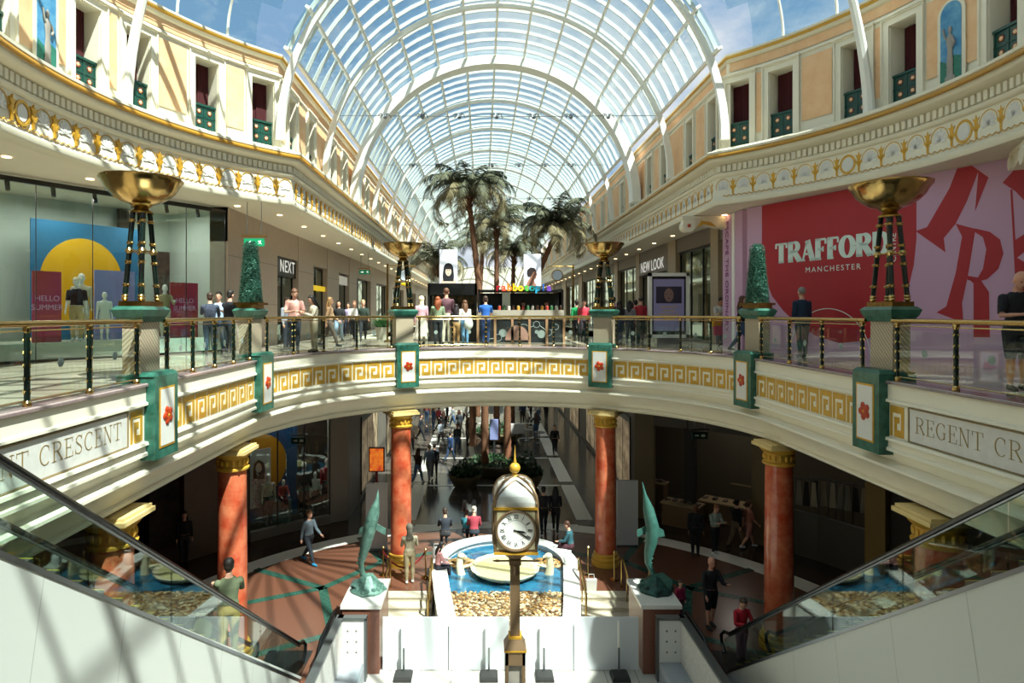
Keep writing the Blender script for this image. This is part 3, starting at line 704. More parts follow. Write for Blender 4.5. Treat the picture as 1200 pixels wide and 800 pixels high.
# ---------------------------------------------------------------- glazed barrel vault and rotunda dome
VX, VZ, VR = .65, 6.75, 7.2
va = sempty('ceiling', 'glazed barrel vault on white steel ribs')
def arcpt(a, r, Y): return (VX+r*sin(a), Y, VZ+r*cos(a))
def rib_mesh(y, w_, r0, r1, amax=R(90), foot=True, n=40):
    m = MB(); A = [-amax+2*amax*i/n for i in range(n+1)]; vs = []
    for a in A:
        k = 1+ (.5*max(0, (abs(a)-R(60))/R(30))**1.0 if foot else 0)
        for r, yy in ((r0-(k-1)*.12, y-w_/2), (r0-(k-1)*.12, y+w_/2), (r1, y+w_/2), (r1, y-w_/2)): vs.append(arcpt(a, r, yy))
    fs = [(4*i+j, 4*i+(j+1) % 4, 4*i+4+(j+1) % 4, 4*i+4+j) for i in range(n) for j in range(4)]+[(0, 1, 2, 3), (4*n+3, 4*n+2, 4*n+1, 4*n)]
    return m.add(vs, fs)
r1_ = rib_mesh(0, .15, VR-.2, VR).build('rib', ribm, va); r1_.location = (0, 20.1, 0)
k = 1
while 20.1+5.8*k < FAR:
    if k != 2:
        o = r1_.copy(); COL.objects.link(o); o.parent = va; o.location = (0, 20.1+5.8*k, 0)
    k += 1
for yb in (5.9, .1, -5.7): o = r1_.copy(); COL.objects.link(o); o.parent = va; o.location = (0, yb, 0)
rib_mesh(31.6, .8, VR-.4, VR, foot=False).build('main_arch', ribm, va)
k = 0
NPU = 12; AM = R(68)
for i in range(NPU+1):
    a = -AM+2*AM*i/NPU; m = MB()
    for y0, y1 in ((19.6, FAR), (-14, 6.2)):
        c, s_ = cos(a), sin(a); r0, r1 = VR-.02, VR+.14; vs = []
        for yy in (y0, y1):
            for r, w_ in ((r0, -.045), (r0, .045), (r1, .045), (r1, -.045)): vs.append((VX+r*s_+w_*c, yy, VZ+r*c-w_*s_))
        m.add(vs, [(0, 1, 2, 3), (7, 6, 5, 4), (0, 4, 5, 1), (1, 5, 6, 2), (2, 6, 7, 3), (3, 7, 4, 0)])
    m.build('purlin', ribm, va)
m = MB(); y = 19.7; nb = 24
def thin_arc(mb, y, w_=.05, r0=VR+.02, r1=VR+.16):
    A = [-AM+2*AM*i/nb for i in range(nb+1)]; vs = []
    for a in A:
        for r, yy in ((r0, y-w_/2), (r0, y+w_/2), (r1, y+w_/2), (r1, y-w_/2)): vs.append(arcpt(a, r, yy))
    mb.add(vs, [(4*i+j, 4*i+(j+1) % 4, 4*i+4+(j+1) % 4, 4*i+4+j) for i in range(nb) for j in range(4)])
bars = MB(); y = 19.9
while y < FAR: thin_arc(bars, y, .05); y += 5.8/6
y = -13.5
while y < 6: thin_arc(bars, y); y += 5.8/6
bars.build('glazing_bars', barm, va)
g = MB()
for y0, y1 in ((19.6, FAR), (-14, 6.2)):
    A = [-AM+2*AM*i/nb for i in range(nb+1)]; vs = [arcpt(a, VR+.12, yy) for a in A for yy in (y0, y1)]; g.add(vs, [(2*i, 2*i+1, 2*i+3, 2*i+2) for i in range(nb)])
g.build('glazing', roofglass, va)
# dome over the rotunda
do = sempty('ceiling', 'shallow glazed dome over the rotunda'); DR, DH, DZ = GR+WD+.05, 4.9, WTOP+.1; CL = 20.1-GY
def dz(r): return DZ+DH*sqrt(max(0, 1-(r/DR)**2))
g = MB(); bars = MB(); nth = 40
for i in range(nth):
    th = 2*pi*i/nth; P = []
    for j in range(25):
        r = DR*sin(pi/2*j/24)
        if abs(r*cos(th)) <= CL: P.append((GX+r*sin(th), GY+r*cos(th), dz(r)))
    if len(P) > 1: bars.tube(P, .045 if i % 4 else .09, 6, 0)
for j in range(12):
    for i in range(96):
        r0, r1 = DR*sin(pi/2*j/12), DR*sin(pi/2*(j+1)/12); a, b = 2*pi*i/96, 2*pi*(i+1)/96
        if max(abs(r0*cos(a)), abs(r1*cos(a)), abs(r1*cos(b))) <= CL+.05:
            q = [(GX+r*sin(t), GY+r*cos(t), dz(r)+.07) for r, t in ((r0, a), (r1, a), (r1, b), (r0, b))]; g.add(q, [(0, 1, 2, 3)])
            if j in (7,) : bars.tube([q[1], q[2]], .05, 4, 0, False)
bars.build('dome_ribs', ribm, do, True); g.build('dome_glazing', roofglass, do)
for side, th in ((-1, 73.5), (1, 69.6), (-1, 100), (1, 100)):      # big curved ribs standing on the cornice
    P = []; 
    for j in range(22):
        t = j/21; 
        if t < .35: r = GR+.25-.75*(t/.35)**1.6; z = 6.4+(DZ-6.4+.2)*(t/.35)
        else:
            f = (t-.35)/.65; r = (GR-.5)*cos(f*pi/2*.9); z = DZ+.2-.15+ (DH-.1)*sin(f*pi/2*.9)
        P.append((GX+side*r*sin(R(th)), GY+r*cos(R(th)), z))
    MB().tube(P, [.15-.06*min(1, j/8) for j in range(22)], 8, 0, True).build('curved_rib', ribm, do, True)
# crossing braces near the mouth of the arcade
m = MB()
for side in (-1, 1):
    P = [];
    for j in range(14):
        t = j/13; a = side*R(80-75*t); P.append((VX+(VR-.1)*sin(a), 20.1-4.0*(1-t)**1.5+0.0, VZ+(VR-.1)*cos(a)+.0))
    P = [(x, y, z) for x, y, z in P if z > 8.8]
    m.tube(P, .09, 8)
pass
# end wall of the far arcade and of the arcade behind the camera
m = MB(); m.box(-22, 22, FAR, FAR+.2, GZ, 9.3); m.box(-22, 22, -14.2, -14, GZ, 9.3); m.build('wall_end', cream)['kind'] = 'structure'
# ground and upper shell walls
shell = MB(); shell.box(-22.2, -22, -14, FAR, GZ-.3, 5.2); shell.box(22, 22.2, -14, FAR, GZ-.3, 5.2); struct(shell.build('wall_outer', dark))
# cables of small spotlights across the vault
for i, (Y, z) in enumerate(((26.3, 9.45), (37, 9.9), (49, 10.1))):
    t = thing('light_cable', 'thin cable with spider shaped spotlights across the vault, %s from the camera' % ('nearest', 'second', 'farthest')[i], 'lights', (VX, Y, z), 0, 'spotlight cables across the vault')
    MB().tube([(-6.6, 0, .0), (0, 0, -.05), (6.6, 0, .0)], .015, 5).build('cable', steel, t)
    q0 = MB(); q0.ball((0, 0, -.06), .09, 0, 8)
    for k in range(6):
        a = k*pi/3+.3; q0.tube([(0, 0, -.03), (.16*cos(a), .05*sin(a), .08), (.28*cos(a), .1*sin(a), -.1+.1*(k % 2))], .022, 4, 0)
    o0 = None
    for k in range(7):
        if o0 is None: o0 = q0.build('spotlight', steel, t); oo = o0
        else: oo = o0.copy(); COL.objects.link(oo); oo.parent = t
        oo.location = (-4.7+k*1.55, 0, 0)
# ---------------------------------------------------------------- red columns of the ground floor
col0 = thing('marble_column', 'x', 'column'); CH = -2.2-GZ
MB().lathe([(.37, .42), (.365, 2.5), (.345, CH-.58)], 36).build('shaft', redmar, col0, True)
m = MB(); m.lathe([(.5, 0), (.5, .12), (.46, .14), (.49, .2), (.48, .27), (.41, .3), (.43, .35), (.42, .4), (.37, .43)], 36); m.build('base', goldp, col0, True)
m = MB(); m.lathe([(.345, CH-.6), (.41, CH-.58), (.42, CH-.53), (.36, CH-.5), (.36, CH-.28), (.4, CH-.26), (.46, CH-.2), (.5, CH-.13)], 36); cp0 = m.build('capital', goldp, col0, True)
m = MB()
for i in range(16):
    a = 2*pi*i/16; m.ball((.365*cos(a), .365*sin(a), CH-.39), .05, 0, 6, (1, 1, 1.6))
m.build('capital_leaves', goldp, cp0, True)
m = MB(); m.box(-.5, .5, -.5, .5, CH-.14, CH-.06); m.box(-.46, .46, -.46, .46, CH-.06, CH); m.build('abacus', mat('cream gold abacus', '#dcc48a', .45, noise=.4, col2='#c9a552', scale=3), col0)
CLB = ['red marble column at the left, partly behind the escalator glass', 'red marble column left of the clothes shop window with the yellow disc', 'red marble column left of the fountain',
       'red marble column right of the fountain', 'red marble column at the right beside the dark shop', 'red marble column at the far right, partly behind the escalator glass']
for i, s_ in enumerate((7.0, 12.3, PED[2]+.05, PED[3]-.05, RS-12.8, RS-7.0)):
    o = col0 if i == 0 else copy_tree(col0); p, n = ring(s_, .6); o.location = (p.x, p.y, GZ); o.rotation_euler = (0, 0, atan2(n.y, n.x)); tag(o, CLB[i], 'column', 'red columns under the balcony')
# ---------------------------------------------------------------- upper left shop
glassp = (-8.3, 20.4), (-11.6, 15.2)
A = Plane(*glassp); walllit = mat('pale shop wall', '#cfd8cf', .7)
sh = sempty('wall_left_shop', 'pale shop interior behind the large glass front'); AL = 14.5
m = MB()
def wbox(mb, pl, a0, a1, z0, z1, w0, w1, mi=0):
    mb.add([pl.pt(a, z, w_) for a in (a0, a1) for w_ in (w0, w1) for z in (z0, z1)], [(0, 1, 3, 2), (4, 6, 7, 5), (0, 4, 5, 1), (2, 3, 7, 6), (0, 2, 6, 4), (1, 5, 7, 3)], mi)
wbox(m, A, -.1, AL, 0, 4.65, 3.2, 3.3); wbox(m, A, -.1, 0, 0, 4.65, 0, 3.3); m.build('back_wall', walllit, sh)
m = MB(); wbox(m, A, 0, AL, .0, .45, .5, 2.4); m.build('display_platform', mat('pale platform', '#c8c4b8', .5), sh)
m = MB()
gp = thing('shop_window', 'tall frameless glass shop window at the upper left with mannequins behind', 'shop window', A.pt(4, 0))
pan = MB(); o_ = A.pt(4, 0)
for i in range(11): wbox(pan, A, i*1.35+.02, i*1.35+1.33, .05, 4.45, 0, .012)
pan.v = [tuple(Vector(v)-o_) for v in pan.v]; pan.build('glass_pane', shopglass, gp)
m = MB()
for i in range(12): wbox(m, A, i*1.35-.006, i*1.35+.006, 0, 4.5, -.01, .02)
wbox(m, A, 0, AL, 4.45, 4.55, -.04, .06); wbox(m, A, 0, AL, 0, .06, -.04, .06)
m.v = [tuple(Vector(v)-o_) for v in m.v]; m.build('frame', black, gp)
Bk = Plane(*glassp, off=2.2); Mk = Plane(*glassp, off=1.2)
def board(name, label, cat, pl, px, mt, t=.05, group=None, top=None):
    """free-standing board given by its left/right pixels and top/bottom heights"""
    x0, x1, z0, z1 = px; a0 = pl.uv(x0, 366)[0]; a1 = pl.uv(x1, 366)[0]
    if a1 < a0: a0, a1 = a1, a0
    c = pl.pt((a0+a1)/2, z0); th = thing(name, label, cat, c, 0, group); mb = MB(); wbox(mb, pl, a0, a1, z0, z1, 0, t); mb.v = [tuple(Vector(v)-c) for v in mb.v]; mb.build('panel', mt, th)
    return th, pl, (a0+a1)/2, c
bt, _, _, c = board('display_backdrop', 'blue shop backdrop with a large yellow disc at the upper left', 'backdrop', Bk, (36, 163, .45, 3.9), mat('blue backdrop', '#1f6f9c', .6))
m = MB(); a, z = Bk.uv(97, 330); P = [(a+1.15*cos(2*pi*i/48), 2.15+1.3*sin(2*pi*i/48)) for i in range(48)]; P = [(x, y) for x, y in P if y > .5]
m.prism(P, Bk.pt(0, 0, -.02)-c, Bk.u, (0, 0, 1), .02); m.build('yellow_disc', mat('yellow print', '#f2b705', .6), bt)
pinkm = mat('magenta poster', '#b02a66', .5, noise=1, col2='#b8482e', scale=1.3)
for i, (x0, x1, lb) in enumerate(((38, 72, 'pink and orange greeting poster at the far left of the shop window'), (200, 232, 'pink and orange greeting poster right of the first bowl lamp'))):
    t, pl, am, c = board('poster_stand', lb, 'poster', Plane(*glassp, off=.9), (x0, x1, .45, 2.2+.15*(1-i)), pinkm, .04, 'summer posters in the shop window')
    for s_, z in (('HELLO', 1.62), ('SUMMER', 1.38)):
        text('poster_lettering', s_, .21, mat('pale lilac print', '#e3b6dc', .6), t, pl.pt(am, z, -.012)-c, -pl.u, (0, 0, 1), .003, sx=.95)
board('display_board', 'lavender display board behind the small white mannequin', 'panel', Plane(*glassp, off=1.5), (111, 158, .45, 2.5), mat('lavender print', '#8d8fc9', .6))
t, _, _, _ = board('shop_doorway', 'dark doorway into the shop behind the first bowl lamp', 'doorway', Plane(*glassp, off=3.1), (182, 207, 0.0, 3.35), mat('dim shop beyond', '#3a2f2c', .6, noise=1, col2='#6b5a4c', scale=3), .02)
# track lights
def track(y0, n, pl, off, a0, a1, lab):
    t = thing('track_light', lab, 'lights', pl.pt((a0+a1)/2, 4.6, off)); o = t.location
    m = MB(); wbox(m, pl, a0, a1, 4.58, 4.62, off-.02, off+.02); m.v = [tuple(Vector(v)-o) for v in m.v]; m.build('track', black, t)
    for i in range(n):
        p = pl.pt(a0+(a1-a0)*(i+.5)/n, 4.58, off)-o; s = MB(); s.tube([p, p-Vector((0, 0, .12))], .015, 5); s.tube([p+Vector((-.03, .03, -.08)), p+Vector((.05, -.05, -.32))], .055, 10); s.build('spot_head', black, t)
track(0, 9, A, .25, .3, 9.5, 'black track with spotlights along the top of the upper left shop window')
for i in range(4):
    ld = bpy.data.lights.new('shop_light', 'AREA'); ld.energy = 48; ld.size = 1.2; ld.color = (1, .96, .88); lo = bpy.data.objects.new('shop_light', ld); COL.objects.link(lo); lo.location = A.pt(1.5+2.6*i, 4.45, 1.4)
# ---------------------------------------------------------------- upper left corridor wall
stone = mat('brown grey stone cladding', '#b3a190', .4, noise=.4, col2='#9c8b7c', scale=4)
XL = -8.2
wu = sempty('wall_left', 'stone faced shop wall of the upper left walkway'); m = MB()
piersY = [(20.4, 25.3), (28.2, 30.7), (33.5, 36.2), (39.0, 41.4), (46.5, 49), (55, 58), (66, 69), (78, 82), (92, FAR)]
for y0, y1 in piersY: m.box(XL-.6, XL, y0, y1, 0, 4.65)
m.box(XL-.6, XL-.02, 20.4, FAR, 3.55, 4.65)
m.build('stone_piers', stone, wu)
m = MB()
for y0, y1 in piersY[:5]:
    for z in (1.55, 3.1): m.box(XL, XL+.004, y0, y1, z, z+.015)
m.build('joints', mat('stone joint', '#6d6156', .6), wu)
sl = mat('shop glow', '#c8b490', .6, noise=1, col2='#6e5a45', scale=1.2, emit=.35)
m = MB(); m.box(XL-3.6, XL-3.5, 20.4, FAR, 0, 4.6); m.build('shop_back', mat('dim shop back', '#5d4c3e', .7, noise=1, col2='#2c2420', scale=.8), wu)
def shopfront(lab, x, y0, y1, side, zt=3.5):
    t = thing('shop_front', lab, 'shop front', (x, (y0+y1)/2, 0)); h = (y1-y0)/2; m = MB(); k = max(2, int((y1-y0)/1.3)); m.box(-.05, .05, -h, h, zt-.08, zt); m.box(-.05, .05, -h, h, 0, .1)
    for i in range(k+1): y = -h+2*h*i/k; m.box(-.04, .04, y-.03, y+.03, 0, zt)
    m.build('frame', black, t); g = MB(); g.box(-.006, .006, -h, h, .1, zt-.08); g.build('glass_pane', shopglass, t); return t
t = shopfront('dark shop front under the white NEXT sign', XL-.3, 25.3, 28.2, -1)
MB().box(.12, .2, -1.4, 1.4, 2.75, 3.55).build('sign_board', black, t)
text('lettering', 'NEXT', .72, mat('white sign lettering', '#f2f2ee', .5, emit=.5), t, (.26, 0, 3.15), (0, 1, 0), (0, 0, 1), .004, space=1.15)
for y0, y1, lb in ((30.7, 33.5, 'shop front with a yellow sign beyond the NEXT shop'), (36.2, 39, 'shop front past the yellow sign on the upper left'), (41.4, 46.5, 'shop front with a round mark farther along the upper left'), (49, 55, 'distant shop front on the upper left'), (58, 66, 'most distant shop front on the upper left')):
    t = shopfront(lb, XL-.3, y0, y1, -1)
    if y0 < 31: MB().box(.1, .2, -1.2, 1.3, 2.35, 2.6).build('yellow_sign', mat('lit yellow sign', '#e6c21f', .5, emit=.6), t)
    elif y0 < 37: MB().box(.1, .2, -1.2, 1.3, 2.9, 3.4).build('sign_board', mat('pale sign', '#d9d5c8', .5, emit=.3), t)
# ---------------------------------------------------------------- right side: hoarding and shops
Hp = Plane((8.6, 20.5), (13.3, 9.9)); HL = 11.6
pink = mat('pink hoarding vinyl', '#c9a0bd', .55); red = mat('red hoarding vinyl', '#ad1e2c', .5)
hd = thing('hoarding', 'pink and red shop hoarding with white lettering on the upper right', 'hoarding', Hp.pt(5, 0)); o_ = Hp.pt(5, 0)
def hb(name, mb, mt): mb.v = [tuple(Vector(v)-o_) for v in mb.v]; return mb.build(name, mt, hd)
m = MB(); wbox(m, Hp, 0, HL, 0, 4.63, -.08, 0); hb('board', m, pink)
m = MB(); Hp.poly(m, [(893, 180), (893, 290), (896, 325), (905, 347), (918, 364), (935, 380), (955, 393), (985, 402), (1012, 399), (1035, 388), (1052, 368), (1064, 340), (1071, 310), (1074, 280), (1074, 150)], .004, 0, .001, 4.62); hb('red_circle', m, red)
m = MB()
for P in ([(1121.7, 195), (1139, 190.5), (1146, 202), (1133, 236), (1120, 262), (1106, 279), (1108, 295.5), (1073, 270.7), (1086.5, 266), (1112.7, 220.5)], [(1139, 190.5), (1158.5, 207.7), (1142.7, 247.5), (1146.5, 202.5)],
          [(1120, 262), (1145, 268.5), (1142.5, 273), (1134, 325), (1127.5, 355), (1129, 378), (1097.5, 366), (1109, 359), (1120, 320), (1127.5, 277)],
          [(1142.5, 267.5), (1160, 271.5), (1172, 280.5), (1176, 297), (1170, 315), (1157, 327), (1146, 330), (1134, 328), (1134, 323), (1146, 325), (1152, 315), (1156, 292), (1152, 278), (1143, 272)],
          [(1134, 326), (1150, 329), (1159, 342), (1160, 395), (1141, 395), (1141, 332)],
          [(1175, 214), (1204, 180), (1240, 180), (1240, 262), (1215, 250), (1190, 224)], [(1184, 222), (1186.5, 222), (1190, 281), (1204, 272), (1240, 250), (1240, 300), (1204, 292), (1192, 302), (1210, 312), (1240, 330), (1240, 400), (1186, 400), (1190, 330)]):
    Hp.poly(m, P, .004, 0, .001, 4.62)
hb('red_letter_shapes', m, red)
m = MB(); a0, zb = Hp.uv(909, 308.5); a1, _ = Hp.uv(1043, 306); _, zt = Hp.uv(909, 286); Hh = zt-zb
L1 = serif(MB(), 'TRAFFORD', (0, 0, 0), (1, 0, 0), (0, 0, 1), Hh, gap=.05); serif(m, 'TRAFFORD', Hp.pt(a0, zb, .006), Hp.u, (0, 0, 1), Hh, .3*Hh/.6, .004, gap=.05, xs=(a1-a0)/L1)
hb('lettering', m, mat('pale mint print', '#dcebe2', .6))
a, z = Hp.uv(975, 314.5); text('lettering', 'MANCHESTER', .22, mat('pale mint print', '#dcebe2', .6), hd, Hp.pt(a, z, .008)-o_, Hp.u, (0, 0, 1), .002, space=1.35, sx=.98)
a, z = Hp.uv(1047.5, 290); text('lettering', 'CENTRE', .2, mat('pale mint print', '#dcebe2', .6), hd, Hp.pt(a, z, .008)-o_, (0, 0, 1), -Hp.u, .002)
m = MB(); a, z = Hp.uv(970, 400); 
for j in range(30):
    t0, t1 = pi*j/30, pi*(j+1)/30
    m.prism([(a+1.25*cos(t0), .0+1.35*sin(t0)), (a+1.27*cos(t0), 0+1.37*sin(t0)), (a+1.27*cos(t1), 0+1.37*sin(t1)), (a+1.25*cos(t1), 0+1.35*sin(t1))], Hp.pt(0, 0, .006), Hp.u, (0, 0, 1), .003)
hb('thin_arc', m, mat('pale mint print', '#dcebe2', .6))
XRt = 9.0
ep = thing('sign_column', 'narrow pink strip with vertical purple lettering left of the red hoarding', 'sign', (8.55, 21.6, 0)); MB().box(-.0, .5, -.85, .85, 0, 4.63).build('panel', pink, ep)
text('lettering', 'ESCAPE THE ORDINARY', .36, mat('purple print', '#8a2f78', .6), ep, (-.012, .45, 2.5), (0, 0, -1), (0, -1, 0), .003)
MB().box(-.03, .0, -.25, -.05, 0, 4.63).build('white_strip', white, ep)
wr = sempty('wall_right', 'shop wall of the upper right walkway'); m = MB(); tan_ = mat('tan stone pilaster', '#a08c72', .45, noise=.4, col2='#8b785f', scale=5)
for y0, y1 in ((24.1, 24.9), (29.4, 30.6), (36.2, 37), (42, 43), (49, 50), (57, 59), (68, 71), (80, 84), (94, FAR)): m.box(XRt, XRt+.6, y0, y1, 0, 4.65)
m.build('pilasters', tan_, wr); m = MB(); m.box(XRt+.05, XRt+.5, 22.5, FAR, 4.0, 4.65); m.box(XRt+.0, XRt+.5, 30.6, 36.2, 3.3, 4.0); m.build('fascia_board', mat('grey brown board', '#6a6058', .5), wr)
m = MB(); m.box(XRt+3.5, XRt+3.6, 20.4, FAR, 0, 4.6); m.build('shop_back', mat('dim shop back', '#5d4c3e', .7), wr)
for y0, y1, lb in ((22.5, 24.1, 'narrow shop window beside the pink strip'), (24.9, 29.4, 'tall reflecting shop window behind the advertising screen'), (30.6, 36.2, 'dark shop front under the white NEW LOOK sign'), (37, 42, 'tall shop window past the NEW LOOK shop'), (43, 49, 'shop front farther along the upper right'), (50, 57, 'distant shop front on the upper right'), (59, 68, 'most distant shop front on the upper right')):
    t = shopfront(lb, XRt+.25, y0, y1, 1, 4.0 if y0 != 30.6 else 3.3)
    if y0 == 30.6: text('lettering', 'NEW LOOK', .8, mat('white sign lettering', '#f2f2ee', .5, emit=.5), t, (-.32, -.1, 3.7), (0, -1, 0), (0, 0, 1), .004, sx=1.05)
    if y0 in (24.9, 37):
        c_ = MB()
        for i in range(24): c_.tube([(.5, -(y1-y0)/2+.1+i*(y1-y0-.2)/23, .1), (.5, -(y1-y0)/2+.1+i*(y1-y0-.2)/23, 3.9)], .04, 5)
        c_.build('beaded_curtain', mat('silver beads', '#b7ab8c', .2, .8, noise=1, col2='#4a4438', scale=9), t, True)
# volute corbels under the right soffit
def corbel(lab, loc, rz, sc=1):
    t = thing('scroll_corbel', lab, 'corbel', loc, rz, 'scroll corbels under the right soffit', sc); m = MB()
    P = []
    for i in range(34):
        a = i/33*2.2*2*pi/2+pi; r = .07+.2*i/33; P.append((r*cos(a)*1.0-.6, 0, -.32+r*sin(a)))
    m.box(-.8, .8, -.14, .14, -.1, 0); m.prism([(-.75, -.1), (-.8, -.35), (-.62, -.52), (-.4, -.4), (-.1, -.28), (.3, -.38), (.55, -.4), (.75, -.25), (.78, -.1)], (0, .12, 0), (1, 0, 0), (0, 0, 1), .24)
    m.lathe([(.0001, -.2), (.2, -.2), (.2, .2), (.0001, .2)], 16, M=Matrix.Translation((-.6, 0, -.32)) @ Matrix.Rotation(pi/2, 4, 'X'))
    m.lathe([(.0001, -.18), (.15, -.18), (.15, .18), (.0001, .18)], 16, M=Matrix.Translation((.58, 0, -.26)) @ Matrix.Rotation(pi/2, 4, 'X'))
    m.build('scroll', ivory, t); q = MB(); q.ball((-.6, -.2, -.32), .06, 0, 8); q.build('red_boss', mat('red enamel', '#b03a18', .3), t, True)
    q = MB(); q.prism([(-.35, -.38), (-.1, -.27), (.3, -.36), (.1, -.2), (-.2, -.16)], (0, -.13, 0), (1, 0, 0), (0, 0, 1), .02); q.build('gold_leaf', goldp, t)
corbel('cream scroll corbel above the advertising screen', (7.9, 22.3, 4.64), 0, 1.1); corbel('cream scroll corbel at the far right edge above the hoarding', (10.95, 12.7, 4.64), R(60), 1)
# hanging exit signs
def exit_sign(lab, loc, w_, group='hanging exit signs'):
    t = thing('exit_sign', lab, 'sign', loc, 0, group); m = MB()
    for x in (-w_*.35, w_*.35): m.tube([(x, 0, .22), (x, 0, 4.65-loc[2])], .01, 4)
    m.build('hanger', steel, t); m = MB(); m.box(-w_*.62, w_*.62, -.04, .04, .17, .22); m.build('top_bar', brass, t)
    m = MB(); m.box(-w_/2, w_/2, -.03, .03, -.12, .12); m.build('green_panel', mat('green sign', '#0e8a5c', .4, emit=.25), t)
    m = MB(); m.prism([(-.05, -.07), (.0, .0), (-.06, .04), (.05, .05), (.02, -.01), (.07, -.06), (.0, -.02)], (w_*.28, -.035, 0), (1, 0, 0), (0, 0, 1), .003)
    m.prism([(0, -.02), (.1, -.02), (.1, -.05), (.17, 0), (.1, .05), (.1, .02), (0, .02)], (-w_*.35, -.035, 0), (1, 0, 0), (0, 0, 1), .003); m.build('pictogram', mat('lit white sign', '#ffffff', .5, emit=1.0), t)
exit_sign('green exit sign hanging above the left clipped cone', (-7.0, 19.4, 3.4), .62); exit_sign('small green exit sign hanging farther along the left walkway', (-6.7, 36, 3.55), .6)
# ---------------------------------------------------------------- advertising screen, kiosks, hanging clocks on the bridge
t = thing('advertising_screen', 'white framed portrait advertising screen standing before the shops on the right', 'screen', (7.55, 25.6, 0)); W2, Z0, Z1 = .82, .22, 2.85
m = MB(); m.box(-W2, W2, -.12, .12, Z0, Z0+.14); m.box(-W2, W2, -.12, .12, Z1-.14, Z1); m.box(-W2, -W2+.13, -.12, .12, Z0, Z1); m.box(W2-.13, W2, -.12, .12, Z0, Z1); m.box(-W2+.1, W2-.1, .02, .12, Z0+.1, Z1-.1); m.build('white_frame', white, t)
m = MB(); m.box(-.5, .5, -.1, .1, 0, Z0); m.build('plinth', steel, t)
m = MB(); m.box(-W2+.13, W2-.13, -.06, .02, Z0+.14, Z1-.14); m.build('bezel', black, t)
m = MB(); m.box(-.62, .62, -.066, -.06, .5, 2.6, 0); m.build('screen', mat('lilac screen', '#6d6a86', .3, emit=.25), t)
m = MB(); m.box(-.52, .52, -.072, -.066, 1.62, 2.3, 0); m.ball((0, -.07, 1.95), .25, 1, 14, (.85, .02, 1.2)); m.ball((-.09, -.077, 1.99), .03, 2, 6, (1.4, .1, .5)); m.ball((.1, -.077, 1.99), .03, 2, 6, (1.4, .1, .5)); m.ball((0, -.077, 1.83), .04, 2, 6, (1.3, .1, .4))
m.build('face_image', [mat('dark print', '#2b2634', .4, emit=.1), mat('dim skin print', '#6d564f', .4, emit=.15), mat('dark feature print', '#221a1c', .4)], t)
m = MB(); 
for i, (w_, z) in enumerate(((.35, 1.45), (.25, 1.3), (.4, 1.15), (.2, .95))): m.box(-w_, w_, -.072, -.066, z, z+.06)
m.build('print_lines', mat('dull gold print', '#8a7765', .4, emit=.15), t)
# kiosk left (dark) with portrait light box
KY = 27.2
t = thing('dark_kiosk', 'black kiosk with a dark fascia behind the left centre people', 'kiosk', (at(530, 366, KY).x, KY, 0)); hx = 1.05
m = MB(); m.box(-hx, hx, -.1, 1.8, 2.0, 2.5); m.box(-hx, -hx+.08, -.1, 1.8, 0, 2.5); m.box(hx-.08, hx, -.1, 1.8, 0, 2.5); m.build('black_frame', black, t)
m = MB(); m.box(-hx, hx, 0, .5, 0, .95); m.build('counter', mat('dark counter', '#2a2422', .3), t)
m = MB(); m.box(-hx+.1, hx-.1, 1.6, 1.7, .95, 2.0); m.build('back_display', mat('warm display', '#a08a60', .5, noise=1, col2='#3d4a2c', scale=4), t)
m = MB()
for i in range(7): m.box(-.85+i*.26, -.68+i*.26, .1, .3, .95, 1.1+.1*(i % 3))
m.build('display_goods', mat('mixed goods', '#8a3a2a', .5, noise=1, col2='#c8b080', scale=6), t)
